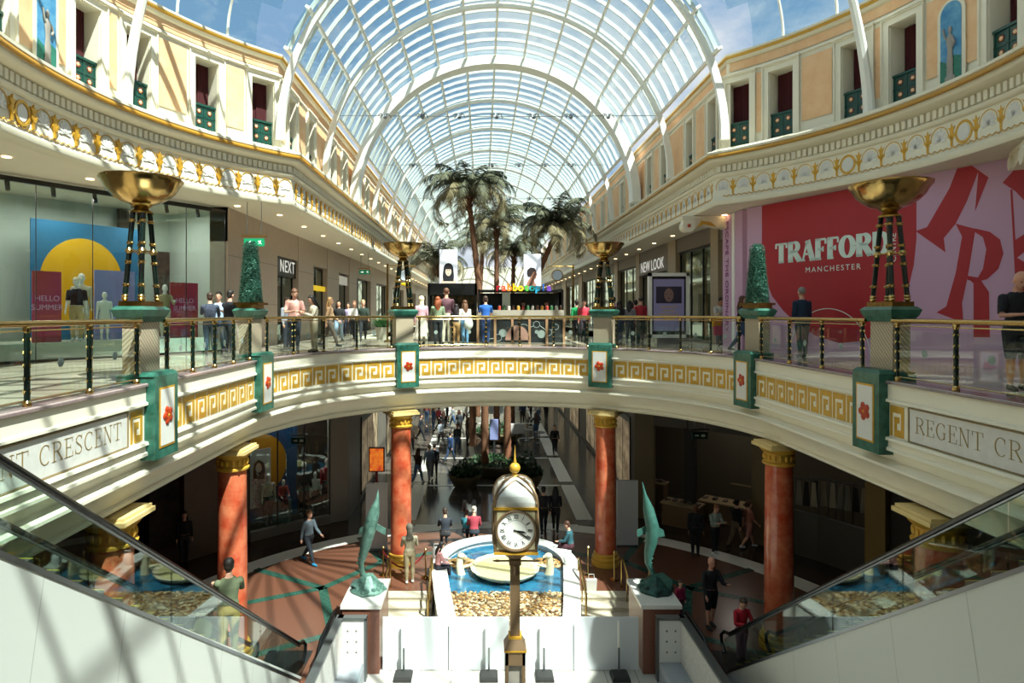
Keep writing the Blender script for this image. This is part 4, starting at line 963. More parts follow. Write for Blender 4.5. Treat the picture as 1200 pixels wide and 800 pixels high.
def portrait(lab, px, Y, z0, z1, hair, skin_, profile):
    t = thing('portrait_light_box', lab, 'light box', (at(px, 366, Y).x, Y, z0), 0, 'portrait light boxes above the kiosks'); h = z1-z0; w_ = .39
    m = MB(); m.box(-w_, w_, 0, .2, 0, h); m.build('light_box', mat('white lit panel', '#e6eaf2', .5, emit=.35), t)
    m = MB(); m.box(-.3, -.26, .05, .12, z1*0-(z0-2.5), 0); m.box(.26, .3, .05, .12, -(z0-2.5), 0); m.build('bracket', black, t)
    f = MB(); y = -.006
    if not profile:
        f.prism([(-.36, 0), (.36, 0), (.3, .16), (.1, .24), (-.1, .24), (-.3, .16)], (0, y, 0), (1, 0, 0), (0, 0, 1), .004, 1)
        f.prism([(.2*cos(x*pi/10)*1.1, .62+.27*sin(x*pi/10)) for x in range(0, 11)]+[(-.25, .3), (-.22, .1), (.22, .1), (.25, .3)], (0, y-.004, 0), (1, 0, 0), (0, 0, 1), .003, 0)
        f.prism([(.13*cos(x*pi/10), .52+.2*sin(x*pi/10)) for x in range(20)], (0, y-.01, 0), (1, 0, 0), (0, 0, 1), .003, 1)
        f.prism([(-.16, .62), (.16, .62), (.15, .76), (-.15, .76)], (0, y-.014, 0), (1, 0, 0), (0, 0, 1), .003, 0)
        for x in (-.05, .05): f.prism([(x-.025, .55), (x+.025, .55), (x+.02, .575), (x-.02, .575)], (0, y-.014, 0), (1, 0, 0), (0, 0, 1), .003, 0)
        f.prism([(-.035, .41), (.035, .41), (.02, .43), (-.02, .43)], (0, y-.014, 0), (1, 0, 0), (0, 0, 1), .003, 2)
    else:
        f.prism([(-.3, 0), (.2, 0), (.08, .2), (.1, .36), (-.1, .4), (-.22, .2)], (0, y, 0), (1, 0, 0), (0, 0, 1), .004, 1)
        f.prism([(-.08, .35), (.14, .33), (.18, .4), (.17, .46), (.22, .52), (.17, .6), (.16, .7), (0, .76), (-.14, .66), (-.16, .5)], (0, y-.004, 0), (1, 0, 0), (0, 0, 1), .003, 1)
        f.prism([(-.1, .42), (-.02, .5), (.02, .62), (.16, .7), (.08, .82), (-.1, .84), (-.24, .72), (-.25, .55), (-.2, .42)], (0, y-.01, 0), (1, 0, 0), (0, 0, 1), .003, 0)
    f.build('portrait', [hair, skin_, mat('lip print', '#9a4a4a', .5)], t)
portrait('light box with a dark fringed portrait above the dark kiosk', 525.5, 27.6, 2.52, 4.0, mat('black hair print', '#1c1a1e', .6), mat('pale skin print', '#e3c4b0', .6), False)
portrait('light box with a side profile portrait above the rainbow sign kiosk', 624, 28.6, 2.45, 3.9, mat('brown hair print', '#2a1a18', .6), mat('tan skin print', '#b27a62', .6), True)
# sweets kiosk with rainbow sign
K2 = 26.2; x0, x1 = at(560, 0, K2).x, at(661, 0, K2).x
t = thing('sweet_kiosk', 'long kiosk with rainbow coloured sign and grey counter in the middle of the bridge', 'kiosk', ((x0+x1)/2, K2, 0)); hx = (x1-x0)/2
m = MB(); m.box(-hx, hx, 0, .6, 1.0, 1.35); m.build('counter_top', mat('brushed grey counter', '#a59b8c', .4), t)
m = MB(); m.box(-hx, hx, .05, .55, 0, 1.0); m.build('dark_front', mat('dark front panel', '#23262a', .3), t)
m = MB()
for i in range(6): x = -hx+2*hx*i/5; m.box(x-.05, x+.05, 0, .06, 0, 1.02)
m.build('front_post', mat('wood strip', '#a3795a', .5), t)
m = MB()
def circ(cx, cz, r, w_=.025, fill=False):
    if fill: m.prism([(cx+r*cos(2*pi*j/18), cz+r*sin(2*pi*j/18)) for j in range(18)], (0, .04, 0), (1, 0, 0), (0, 0, 1), .01)
    else:
        for j in range(18):
            a, b = 2*pi*j/18, 2*pi*(j+1)/18; m.prism([(cx+r*cos(a), cz+r*sin(a)), (cx+(r+w_)*cos(a), cz+(r+w_)*sin(a)), (cx+(r+w_)*cos(b), cz+(r+w_)*sin(b)), (cx+r*cos(b), cz+r*sin(b))], (0, .04, 0), (1, 0, 0), (0, 0, 1), .01)
for cx, cz, r, f in ((-.95, .2, .13, 0), (-.75, .4, .17, 1), (.1, .5, .25, 0), (.65, .75, .12, 0), (.85, .35, .17, 1), (1.15, .42, .12, 0), (1.45, .65, .1, 0)): circ(cx, cz, r, fill=f)
m.tube([(.3, .035, .6), (.55, .035, .7)], .015, 4); m.tube([(.76, .035, .72), (1.05, .035, .5)], .015, 4); m.tube([(1.25, .035, .5), (1.38, .035, .6)], .015, 4); m.tube([(-1.5, .035, .12), (-1.08, .035, .18)], .015, 4)
m.build('ring_pattern', mat('grey print', '#8b928e', .5), t)
m = MB(); m.prism([(-.15+.5*cos(pi*j/14), 0.1+.62*sin(pi*j/14)) for j in range(15)], (0, .02, 0), (1, 0, 0), (0, 0, 1), .02); m.build('fluted_arch', mat('terracotta print', '#a3786a', .5), t)
m = MB()
for x in (-hx+.05, hx-.05):
    m.box(x-.04, x+.04, 1.9, 2.0, 0, 2.2)
    m.box(x-.04, x+.04, .1, .18, 1.35, 2.2)
m.box(-hx, hx, .1, 2.0, 2.14, 2.2); m.box(-hx, hx, 1.85, 2.0, 0, 2.1); m.build('black_frame', black, t)
m = MB(); m.box(-.75, -.42, .6, .9, 1.35, 2.1); m.build('white_cabinet', mat('white cabinet', '#cfd8cc', .5), t)
cols = ['#d8213a', '#e0452a', '#ea7a20', '#f2b01c', '#f0d020', '#4fae3c', '#1fa59a', '#2a9cc0', '#2a62b8', '#6a3fa0', '#c03a8a']
x = -.95
for i, ch in enumerate('rabbotopia'):
    text('sign_letter', ch, .42, mat('sign '+cols[i], cols[i], .4, emit=.35), t, (x, .0, 2.28), (1, 0, 0), (0, 0, 1), .03, bold=.015); x += .235
rnd = random.Random(3)
for i in range(14):
    g = thing('sweet_jar', 'small jar among the goods standing on the grey kiosk counter', 'jar', ((x0+x1)/2-hx+.9+i*.2, K2+.3+.1*(i % 2), 1.35), 0, 'jars on the kiosk counter'); c = ['#b8483c', '#3d6d45', '#d8cfc0', '#5b3a2a', '#d9a04a'][i % 5]
    MB().lathe([(.06, 0), (.065, .02), (.065, .15), (.04, .18)], 10).build('jar_body', mat('jar '+c, c, .3), g, True); MB().lathe([(.045, .18), (.045, .21), (.0001, .215)], 10).build('lid', steel, g, True)
def hclock(lab, px, py, Y, yel):
    p = at(px, py, Y); t = thing('hanging_disc_sign', lab, 'sign', (p.x, p.y, 0), 0, 'round signs on posts on the bridge'); m = MB()
    sg = 1 if yel else -1
    m.tube([(-.75*sg, .05, 0), (-.75*sg, .05, p.z+.5)], .04, 8); m.tube([(-.8*sg, .05, p.z+.42), (.45*sg, .05, p.z+.42)], .02, 6); m.tube([(0, .05, p.z+.42), (0, .05, p.z+.25)], .015, 5); m.lathe([(.16, 0), (.16, .05), (.04, .08)], 12, (-.75*sg, .05, 0)); m.build('post', brassd, t)
    Mx = Matrix.Translation((0, 0, p.z)) @ Matrix.Rotation(pi/2, 4, 'X'); m = MB(); m.lathe([(.0001, -.05), (.27, -.05), (.27, .05), (.22, .05)], 24, M=Mx); m.build('rim', brassd, t, True)
    m = MB(); m.lathe([(.0001, .04), (.225, .04), (.225, .055), (.0001, .055)], 24, M=Mx); m.build('disc', mat('pale disc', '#c9d3dc', .3), t)
    if yel: q = MB(); q.ball((0, 0, p.z-.38), .15, 0, 12, (1.2, .3, .5)); q.build('yellow_tag', mat('yellow enamel', '#e0bb18', .4), t, True)
hclock('round pale sign with a yellow oval below it, beside the left centre bowl lamp', 474.5, 322.5, 27, True); hclock('round pale sign left of the right centre bowl lamp', 653, 322.5, 29.5, False)
# ---------------------------------------------------------------- escalators
SL = 521/740
def escalator(lab, xi, xo, a, a2, Ye, sg):
    t = thing('escalator', lab, 'escalator', ((xi+xo)/2, (Ye+4)/2, 0), 0, 'escalators down to the ground floor'); o = t.location; zt = lambda Y, a_: EYE+a_-SL*Y
    def bl(name, mb, mt, sm=False): mb.v = [tuple(Vector(v)-o) for v in mb.v]; return mb.build(name, mt, t, sm)
    Y0 = 3.6; top = zt(Y0, a2)
    for x, nm in ((xi, 'inner_cladding'), (xo, 'outer_cladding')):
        m = MB(); zb = SZ if x == xi else GZ
        P = [(3.0, zt(4.4, a2)), (4.4, zt(4.4, a2)), (Ye, max(zt(Ye, a2), GZ+.02)), (Ye, zb), (3.0, zb)]
        if x == xo: P = [(4.4, zt(4.4, a2)), (Ye, max(zt(Ye, a2), GZ+.02)), (Ye, GZ), (Ye-1.2, GZ), (4.4, zt(4.4, a2)-1.3)]
        m.prism(P, (x-.03, 0, 0), (0, 1, 0), (0, 0, 1), .06); bl(nm, m, mat('white cladding panel', '#c6c8c0', .4))
    m = MB()
    for k in range(9):
        Y = 4.9+1.45*k; 
        if Y > Ye-1: break
        z = zt(Y, a2); m.add([(xi-sg*.0315, Y-.006, z), (xi-sg*.0315, Y+.006, z), (xi-sg*.0315, Y-.55+.006, z-2.6), (xi-sg*.0315, Y-.55-.006, z-2.6)], [(0, 1, 2, 3)])
    bl('panel_seams', m, mat('panel seam', '#a8a8a0', .6))
    for x in (xi, xo):
        g = MB(); Ys = [3.9, 5.4, 7.2, 9.0, 10.8, 12.6, 14.2, Ye-.25]
        for y0, y1 in zip(Ys, Ys[1:]): g.prism([(y0+.015, zt(y0, a2)), (y0+.015, zt(y0, a)-.03), (y1-.015, zt(y1, a)-.03), (y1-.015, zt(y1, a2))], (x-.006, 0, 0), (0, 1, 0), (0, 0, 1), .012)
        ya = Ye-.25; g.prism([(ya, zt(ya, a)-.03), (ya, max(GZ+.05, zt(ya, a2))), (Ye+.35, GZ+.1), (Ye+.4, GZ+.6), (Ye+.2, max(GZ+.85, zt(Ye+.2, a)-.05))], (x-.006, 0, 0), (0, 1, 0), (0, 0, 1), .012)
        bl('glass_balustrade', g, escglass)
        P = [(x, 2.6, zt(4.1, a)-.35), (x, 2.45, zt(4.1, a)-.15), (x, 2.6, zt(4.1, a)), (x, 3.6, zt(4.1, a)+.02), (x, 4.3, zt(4.3, a))]+[(x, y, zt(y, a)) for y in (6, 8, 10, 12, 14, Ye-.1)]
        zc = zt(Ye-.1, a); P += [(x, Ye+.25, zc-.12), (x, Ye+.45, zc-.3), (x, Ye+.4, zc-.5), (x, Ye+.2, zc-.62)]
        MBm = MB(); MBm.tube(P, .04, 10); bl('handrail', MBm, mat('black rubber handrail', '#0c0d0e', .25), True)
        MBm = MB(); MBm.tube([(x, y, zt(y, a)-.05) for y in (4.3, 8, 12, Ye-.1)], .022, 8); bl('handrail_track', MBm, steel, True)
        MBm = MB(); MBm.box(-.001, .001, 0, .001, 0, .001)
        MBm = MB(); MBm.prism([(4, zt(4, a2)-.03), (4, zt(4, a2)+.03), (Ye, zt(Ye, a2)+.03), (Ye, zt(Ye, a2)-.03)], (x-.045, 0, 0), (0, 1, 0), (0, 0, 1), .09); bl('skirt_trim', MBm, steel)
    m = MB(); xa, xb = min(xi, xo)+.12, max(xi, xo)-.12; st = .4; Y = 4.4
    while Y < Ye-.3:
        z = zt(Y, a2)-.12; m.box(xa, xb, Y, Y+st, z-.3, max(z, GZ+.01)); m.box(xa, xb, Y+st-.015, Y+st+.001, z-.02, z+.001, 1); Y += st
    bl('steps', m, [mat('grooved steel', '#5b5e60', .4, .7), mat('yellow step edge', '#c8b020', .5)])
    m = MB(); m.box(xa-.1, xb+.1, Ye-.3, Ye+1.2, GZ, GZ+.02); bl('landing_plate', m, mat('dark landing plate', '#3a3c3d', .35, .6))
    return t
escalator('left escalator with white side panels and black handrails', -4.43, -5.62, 2.74, 1.856, 15.4, -1)
escalator('right escalator with white side panels and black handrails', 6.0, 7.12, 2.99, 2.08, 15.4, 1)
# ---------------------------------------------------------------- clock
t = thing('post_clock', 'bronze post clock with white dial in the middle foreground', 'clock', (.66, 12.72, SZ)); bz = mat('bronze brown paint', '#7a6248', .38, .35); S = SZ
Z = lambda z: z-S
m = MB(); m.box(-.24, .24, -.24, .24, 0, .25); 
for a, b in ((-1, -1), (1, -1), (1, 1), (-1, 1)): m.box(a*.2-.06*(a > 0)*0-(.06 if a > 0 else 0), a*.2+(.06 if a < 0 else 0), b*.2-(.06 if b > 0 else 0), b*.2+(.06 if b < 0 else 0), .25, Z(-5.5))
m.box(-.2, .2, -.2, .2, Z(-5.75), Z(-5.5)); m.frustum(.215, .215, Z(-5.5), .215, .215, Z(-5.44)); m.frustum(.215, .215, Z(-5.44), .12, .12, Z(-5.26)); m.build('pedestal', bz, t)
MB().box(-.13, .13, -.13, .13, .25, Z(-5.75)).build('inner_panel', mat('grey inner panel', '#8c867c', .4), t)
for q, a, b in ((.13, -5.27, -5.22), (.222, -5.48, -5.45), (.432, -3.47, -3.43), (.432, -2.6, -2.55)): m = MB(); m.box(-q, q, -q, q, Z(a), Z(b)); m.build('gilt_line', gold, t)
m = MB(); m.box(-.095, .095, -.095, .095, Z(-5.25), Z(-3.55)); m.build('post', bz, t)
m = MB(); m.frustum(.1, .1, Z(-3.68), .26, .26, Z(-3.5)); m.box(-.3, .3, -.3, .3, Z(-3.5), Z(-3.46)); m.build('head_bracket', bz, t)
m = MB(); m.tube([(-.45, 0, Z(-3.75)), (-.36, 0, Z(-3.75)), (-.3, 0, Z(-3.75)), (.3, 0, Z(-3.75)), (.4, 0, Z(-3.75)), (.52, 0, Z(-3.75))], [.01, .03, .02, .02, .03, .01], 8); m.box(-.12, .12, -.12, .12, Z(-3.8), Z(-3.7)); m.tube([(0, -.11, Z(-3.98)), (0, -.11, Z(-3.8))], .045, 8); m.build('ladder_bar', bz, t)
m = MB(); m.box(-.42, .42, -.4, .4, Z(-3.45), Z(-2.57)); m.build('clock_case', bz, t)
import itertools
for k in range(4):
    Mx = Matrix.Rotation(k*pi/2, 4, 'Z') @ Matrix.Translation((0, -.4, Z(-3.0))) @ Matrix.Rotation(pi/2, 4, 'X')
    m = MB(); m.box(-.37, .37, -.37, .37, 0, .008, 0, Mx); m.build('corner_panel', mat('pale gilt panel', '#c8bd96', .4, .3), t)
    m = MB(); m.lathe([(.36, .0), (.375, .01), (.4, .02), (.41, .04), (.39, .06), (.36, .05), (.355, .02)], 48, M=Mx, cap=False); dl = m.build('bezel', bz, t, True)
    m = MB(); m.lathe([(.0001, .0), (.365, .0), (.365, .02), (.0001, .02)], 48, M=Mx); dl = m.build('dial', mat('white dial', '#f6f4ec', .4), t)
    if k in (0, 3):
        m = MB()
        for i in range(60):
            a = 2*pi*i/60; r0 = .335 if i % 5 else .325; m.box(r0, .345, -.003, .003, .02, .023, 0, Mx @ Matrix.Rotation(a, 4, 'Z'))
        m.lathe([(.2, .0205), (.206, .0205)], 40, M=Mx, cap=False); m.build('minute_track', black, dl)
        for i, s_ in enumerate(['XII', 'I', 'II', 'III', 'IIII', 'V', 'VI', 'VII', 'VIII', 'IX', 'X', 'XI']):
            a = pi/2-i*pi/6; rot = Matrix.Rotation(k*pi/2, 4, 'Z'); c = Mx @ Vector((.265*cos(a), .265*sin(a), .021))
            rd = (rot @ Vector((cos(a), 0, sin(a)))); tg = (rot @ Vector((sin(a), 0, -cos(a))))
            text('numeral', s_, .125, black, dl, c, tg, rd, .002, sx=.62, bold=.003)
        m = MB()
        for a, l, w_ in ((R(90-100), .2, .02), (R(90-121), .29, .013)):
            m.prism([(-.05, -w_/2), (l*.7, -w_), (l, 0), (l*.7, w_), (-.05, w_/2)], Mx @ Vector((0, 0, .03)), (Mx.to_3x3() @ Vector((cos(a), sin(a), 0))), (Mx.to_3x3() @ Vector((-sin(a), cos(a), 0))), .004)
        m.build('clock_hands', black, dl)
m = MB(); prof = [(.42, .0), (.42, .08), (.4, .2), (.34, .33), (.24, .43), (.12, .49), (.02, .51)]
sq = []
for r, z in prof: sq.append([(a*r, b*r*.95, Z(-2.55)+z) for a, b in ((-1, -1), (1, -1), (1, 1), (-1, 1))])
for i in range(len(sq)-1):
    for j in range(4): m.add([sq[i][j], sq[i][(j+1) % 4], sq[i+1][(j+1) % 4], sq[i+1][j]], [(0, 1, 2, 3)])
m.build('domed_roof', mat('silvery white roof', '#d8d8d2', .25, .2), t, True, 25)
m = MB()
for j in range(4): m.tube([sq[i][j] for i in range(len(sq))], .028, 8)
for j in range(4):
    r = .36; c = [(-1, -1), (1, -1), (1, 1), (-1, 1)]
    P = []
    for i in range(15):
        u = -1+2*i/14; z = .46*sqrt(max(0, 1-u*u*.98)); 
        rr = .42
        for q in range(len(prof)-1):
            if prof[q][1] <= z <= prof[q+1][1]: rr = prof[q][0]+(prof[q+1][0]-prof[q][0])*(z-prof[q][1])/(prof[q+1][1]-prof[q][1]); break
        x, y = u*rr, -rr*.955
        for _ in range(j): x, y = -y, x
        P.append((x, y, Z(-2.55)+z))
    m.tube(P, .018, 6)
m.build('roof_ribs', bz, t, True)
m = MB(); m.lathe([(.07, Z(-2.05)), (.05, Z(-2.0)), (.03, Z(-1.98))], 16); m.ball((0, 0, Z(-1.88)), .11, 0, 16); m.lathe([(.03, Z(-1.8)), (.035, Z(-1.76)), (.02, Z(-1.7)), (.001, Z(-1.42))], 12); m.build('finial', goldp, t, True)
# ---------------------------------------------------------------- fountain
t = thing('fountain', 'white marble rimmed fountain with shallow bowl, blue water and pebbles', 'fountain', (.75, 21.2, SZ)); ft = t
def fpath(off, n=40):
    P = []; hw_ = 2.42-off; yb = 21.2-21.2
    for i in range(7): q = i/6; P.append((-(1.8-off+(hw_-1.8+off)*min(1, q*1.0)**.8), -4.35+4.35*q))
    for i in range(1, n): a = pi*i/n; P.append((-hw_*cos(a), (2.55-off)*sin(a)))
    for i in range(7): q = 1-i/6; P.append(((1.8-off+(hw_-1.8+off)*min(1, q)**.8), -4.35+4.35*q))
    return P
RT = GZ+.54-SZ; 
m = MB().sweep([(0, 0), (0, RT-.1), (-.05, RT-.07), (-.05, RT), (.45, RT), (.45, RT-.06), (.38, RT-.08), (.38, .35)], lambda d: fpath(d)); m.build('marble_rim', whitemar, t, True, 40)
m = MB(); P = fpath(.36); m.add([(x, y, RT-.22) for x, y in P], [tuple(range(len(P)))]); 
wm = mat('blue fountain water', '#164f6e', .06, noise=.8, col2='#347a98', scale=2.5, bump=.5, spec=.8); m.build('water', wm, t)
rnd = random.Random(5); m = MB()
peb = [mat('pebble buff', '#a8906a', .6), mat('pebble cream', '#c4b492', .6), mat('pebble brown', '#6b4f34', .6), mat('pebble ochre', '#96703a', .6)]
m.add([(-1.5, -4.3, RT-.2), (1.5, -4.3, RT-.2), (1.95, -1.95, RT-.2), (-1.95, -1.95, RT-.2)], [(0, 1, 2, 3)], 2)
for i in range(2600):
    y = rnd.uniform(-4.2, -1.9); wx = 1.42+.5*(y+4.35)/4.35; x = rnd.uniform(-wx-.1, wx+.1); s = rnd.uniform(.03, .065)
    m.ball((x, y, RT-.2+rnd.uniform(-.02, .05)), s, rnd.randrange(4), 6, (1, rnd.uniform(.6, 1), .6))
m.build('pebbles', peb, t, True)['kind'] = 'stuff'
m = MB()
for cx in (-1.45, 1.45):
    for i in range(160):
        a = rnd.random()*2*pi; r = sqrt(rnd.random()); m.ball((cx+.55*r*cos(a), .35+.4*r*sin(a), RT-.22+.22*(1-r)), rnd.uniform(.04, .08), rnd.choice((1, 3, 3, 0)), 6, (1, 1, .7))
m.build('rock_mounds', peb, t, True)['kind'] = 'stuff'
cb = mat('cream glazed stone', '#e3dab8', .25, noise=.5, col2='#cdbf92', scale=4)
m = MB(); m.lathe([(.3, .35), (.4, .5), (.35, .62), (.6, .72), (.95, .86), (1.12, .98), (1.14, 1.03), (1.08, 1.03), (.85, .93), (.4, .86), (.0001, .84)], 48, (0, -.35, 0), ripple=(18, .012)); m.build('shallow_bowl', cb, t, True)
m = MB(); m.lathe([(.0001, .985), (1.0, .985)], 40, (0, -.35, 0), cap=False); m.build('bowl_water', mat('yellowish water', '#c9c08a', .08, bump=.3), t)
for sg, nm in ((-1, 'sculpted_fish'), (1, 'sculpted_fish')):
    m = MB(); b = -.35
    m.tube([(sg*1.0, b-.1, .62), (sg*1.15, b-.14, .55), (sg*1.34, b-.14, .6), (sg*1.46, b-.1, .82), (sg*1.5, b-.05, 1.08), (sg*1.48, b, 1.3), (sg*1.42, b-.05, 1.42)], [.04, .1, .15, .15, .12, .1, .08], 12); m.tube([(sg*1.36, b-.08, .2), (sg*1.36, b-.1, .55)], [.16, .1], 12)
    m.ball((sg*1.44, b-.02, 1.38), .11, 0, 12, (1.2, 1, .85)); m.tube([(sg*1.38, b-.03, 1.38), (sg*1.26, b-.05, 1.34)], [.07, .03], 8); m.tube([(sg*1.45, b-.02, 1.0), (sg*1.2, b-.02, 1.05), (sg*1.08, b-.02, 1.1)], [.06, .045, .03], 8)
    m.prism([(0, 0), (.3, .12), (.26, -.1)], (sg*1.12-.0, b-.1, .72), (-sg, 0, 0), (0, 0, 1), .05)
    m.build(nm, cb, t, True)
jm = glassmat('water jet', (.9, .95, 1), .25, .1); m = MB()
for sg, x in ((-1, -.9), (1, .9)):
    for h, d in ((.35, .55),):
        P = [(sg*1.5-sg*d*u/1.0*1.0, -.37, 1.42+h*4*u*(1-u)-.35*u) for u in [i/12 for i in range(13)]]; m = MB(); m.tube(P, .012, 5); m.build('water_jet', jm, t)
for a in range(12): x, y = 1.12*cos(a*pi/6), -.35+1.12*sin(a*pi/6); m = MB(); m.tube([(x, y, 1.02), (x*1.02, y-.01, .8), (x*1.04, y-.02, .42)], .008, 4); m.build('water_jet', jm, t)
# brass handrails and ropes beside the fountain steps
def handrail(lab, x, sgn):
    t = thing('step_handrail', lab, 'handrail', (x, 19.7, SZ), 0, 'brass handrails of the fountain steps'); m = MB(); zz = GZ-SZ
    P = [(0, -.75, 0), (0, -.75, .95), (0, -.6, 1.02), (0, .6, zz+1.0), (0, .75, zz+.9), (0, .75, zz)]; m.tube(P, .035, 10); m.tube([(0, 0, .2), (0, 0, 1.2)], .02, 8); m.build('rail', brass, t, True)
handrail('brass step rail just left of the fountain', -1.62, 1); handrail('brass step rail at the outer left of the steps', -2.98, 1); handrail('brass step rail just right of the fountain', 3.12, 1); handrail('brass step rail at the outer right of the steps', 4.52, 1)
def rope_post(lab, x, y):
    t = thing('barrier_post', lab, 'post', (x, y, GZ), 0, 'brass barrier posts'); m = MB(); m.lathe([(.15, 0), (.15, .03), (.04, .06), (.025, .1), (.025, .9), (.045, .92), (.045, .95), (.0001, 1.0)], 14); m.build('post', brass, t, True)
for lb, x, y in (('brass barrier post left of the red column by the fountain', -4.0, 21.4), ('brass barrier post beside the person with a patterned headscarf', -3.35, 21.4), ('brass barrier post near the left fountain rim', -1.9, 21.2), ('brass barrier post near the right fountain rim', 3.6, 21.4), ('brass barrier post right of the fountain before the right column', 4.4, 21.0), ('brass barrier post beside the right dolphin plinth', 5.45, 20.6)): rope_post(lb, x, y)
t = thing('red_rope', 'red rope sagging between brass posts left of the fountain', 'rope', (-2.6, 21.3, GZ)); P = [(-.75+1.45*i/12, 0, .85-.55*(1-(2*i/12-1)**2)) for i in range(13)]; MB().tube(P, .03, 8).build('rope', mat('red velvet', '#8a1f24', .8), t, True)
# dolphin plinths and dolphins
pk = mat('pink granite', '#8a5a48', .3)
for lab, xc, sg in (('brown granite plinth with white top at the left of the barrier', -3.15, -1), ('brown granite plinth with white top at the right of the barrier', 4.66, 1)):
    t = thing('sculpture_plinth', lab, 'plinth', (xc, 17.2, SZ), 0, 'plinths of the fish sculptures'); MB().box(-.48, .48, -.78, .8, 0, 1.7).build('granite_block', pk, t); MB().box(-.53, .53, -.82, .84, 1.7, 1.8).build('white_top', whitemar, t)
verd = mat('verdigris bronze', '#38584f', .5, .1, noise=1, col2='#678b7e', scale=7); verdd = mat('dark verdigris', '#2b5b52', .5, .3, noise=1, col2='#1c2f2c', scale=6)
def fish(lab, xc, pts, flip, mt):
    t = thing('fish_sculpture', lab, 'sculpture', (xc, 17.3, SZ+1.8), 0, 'leaping fish sculptures'); P = [(x, 0, z) for x, z in pts]
    m = MB(); m.tube(P, [.01, .05, .15, .18, .16, .12, .085, .07, .1], 14, sy=1.25); 
    x, z = pts[3]; m.prism([(0, .05), (-.32*flip, -.12), (-.3*flip, -.3), (-.05*flip, -.15)], (x-.1*flip, .02, z), (1, 0, 0), (0, 0, 1), .035); m.prism([(0, .15), (.2*flip, .05), (.24*flip, -.12), (.02*flip, -.15)], (x+.1*flip, 0, z-.15), (1, 0, 0), (0, 0, 1), .03)
    for k in range(7):
        j = 3+k*.5; i = int(j); a, b = pts[i], pts[min(i+1, 8)]; f = j-i; q = (a[0]+(b[0]-a[0])*f, a[1]+(b[1]-a[1])*f); m.ball((q[0]+.14*flip*(1-k*.06), -.03, q[1]), .035, 0, 6)
    m.build('body', mt, t, True)
    m = MB(); x, z = pts[-1]; m.prism([(-.1, .1), (-.38, -.1), (-.2, -.25), (.05, -.1), (.3, -.28), (.36, -.05), (.12, .14)], (x, -.1, z+.12), (1, 0, 0), (0, .35, .93), .05); m.build('tail', mt, t)
    m = MB(); rr = random.Random(2); m.lathe([(.46, 0), (.47, .06), (.36, .14), (.25, .28), (.14, .42), (.0001, .46)], 18, (x-.06*flip, 0, 0), ripple=(7, .07))
    for k in range(26): a = rr.random()*2*pi; r = .2+.22*rr.random(); m.ball((x-.06*flip+r*cos(a), r*sin(a), .1+.25*(.45-r)), .07, 0, 6)
    m.build('wave_base', verdd if mt is not verd else mt, t, True)
fish('upright green bronze fish sculpture on the left plinth', -3.15, [(.3, 2.75), (.28, 2.5), (.2, 2.15), (.1, 1.8), (.0, 1.4), (-.1, 1.0), (-.17, .75), (-.14, .5), (-.02, .2)], -1, verd)
fish('upright green bronze fish sculpture on the right plinth', 4.66, [(-.27, 2.95), (-.2, 2.6), (-.1, 2.2), (-.0, 1.75), (-.02, 1.35), (-.1, 1.0), (-.12, .75), (-.0, .5), (.15, .25)], 1, mat('olive verdigris', '#3f6a60', .5, .1, noise=1, col2='#2f5a50', scale=7))
# white barrier panels with weighted feet
bx = [-2.62, -.88, .72, 2.4, 4.12]
for i, px in enumerate((472.5, 573, 638, 726.5)):
    xc = (bx[i]+bx[i+1])/2; t = thing('barrier', ['white barrier beside the left plinth with a dark weighted foot', 'white barrier just left of the clock post with a dark weighted foot', 'white barrier just right of the clock post with a dark weighted foot', 'white barrier beside the right plinth with a dark weighted foot'][i], 'barrier', (xc, 16.6, SZ), 0, 'white barriers'); h = (bx[i+1]-bx[i])/2-.012
    MB().box(-h, h, -.02, .02, .02, 1.4).build('panel', mat('white barrier laminate', '#d2d6d8', .4), t)
    Y = 16.25; x = (px-HX)*Y/F-xc; y = Y-16.6; M = Matrix.Translation((x, y, 0))
    m = MB(); m.frustum(.23, .22, 0, .23, .22, .07, 0, x, y); m.frustum(.21, .2, .07, .19, .18, .12, 0, x, y); m.build('weight', mat('dark rubber', '#2b2a28', .6), t)
    m = MB(); m.box(-.025, .025, .1, .15, .1, .7, 0, M); m.build('upright', steel, t); MB().box(-.02, .02, .15, .2, .1, 1.38, 0, M).build('white_post', white, t)
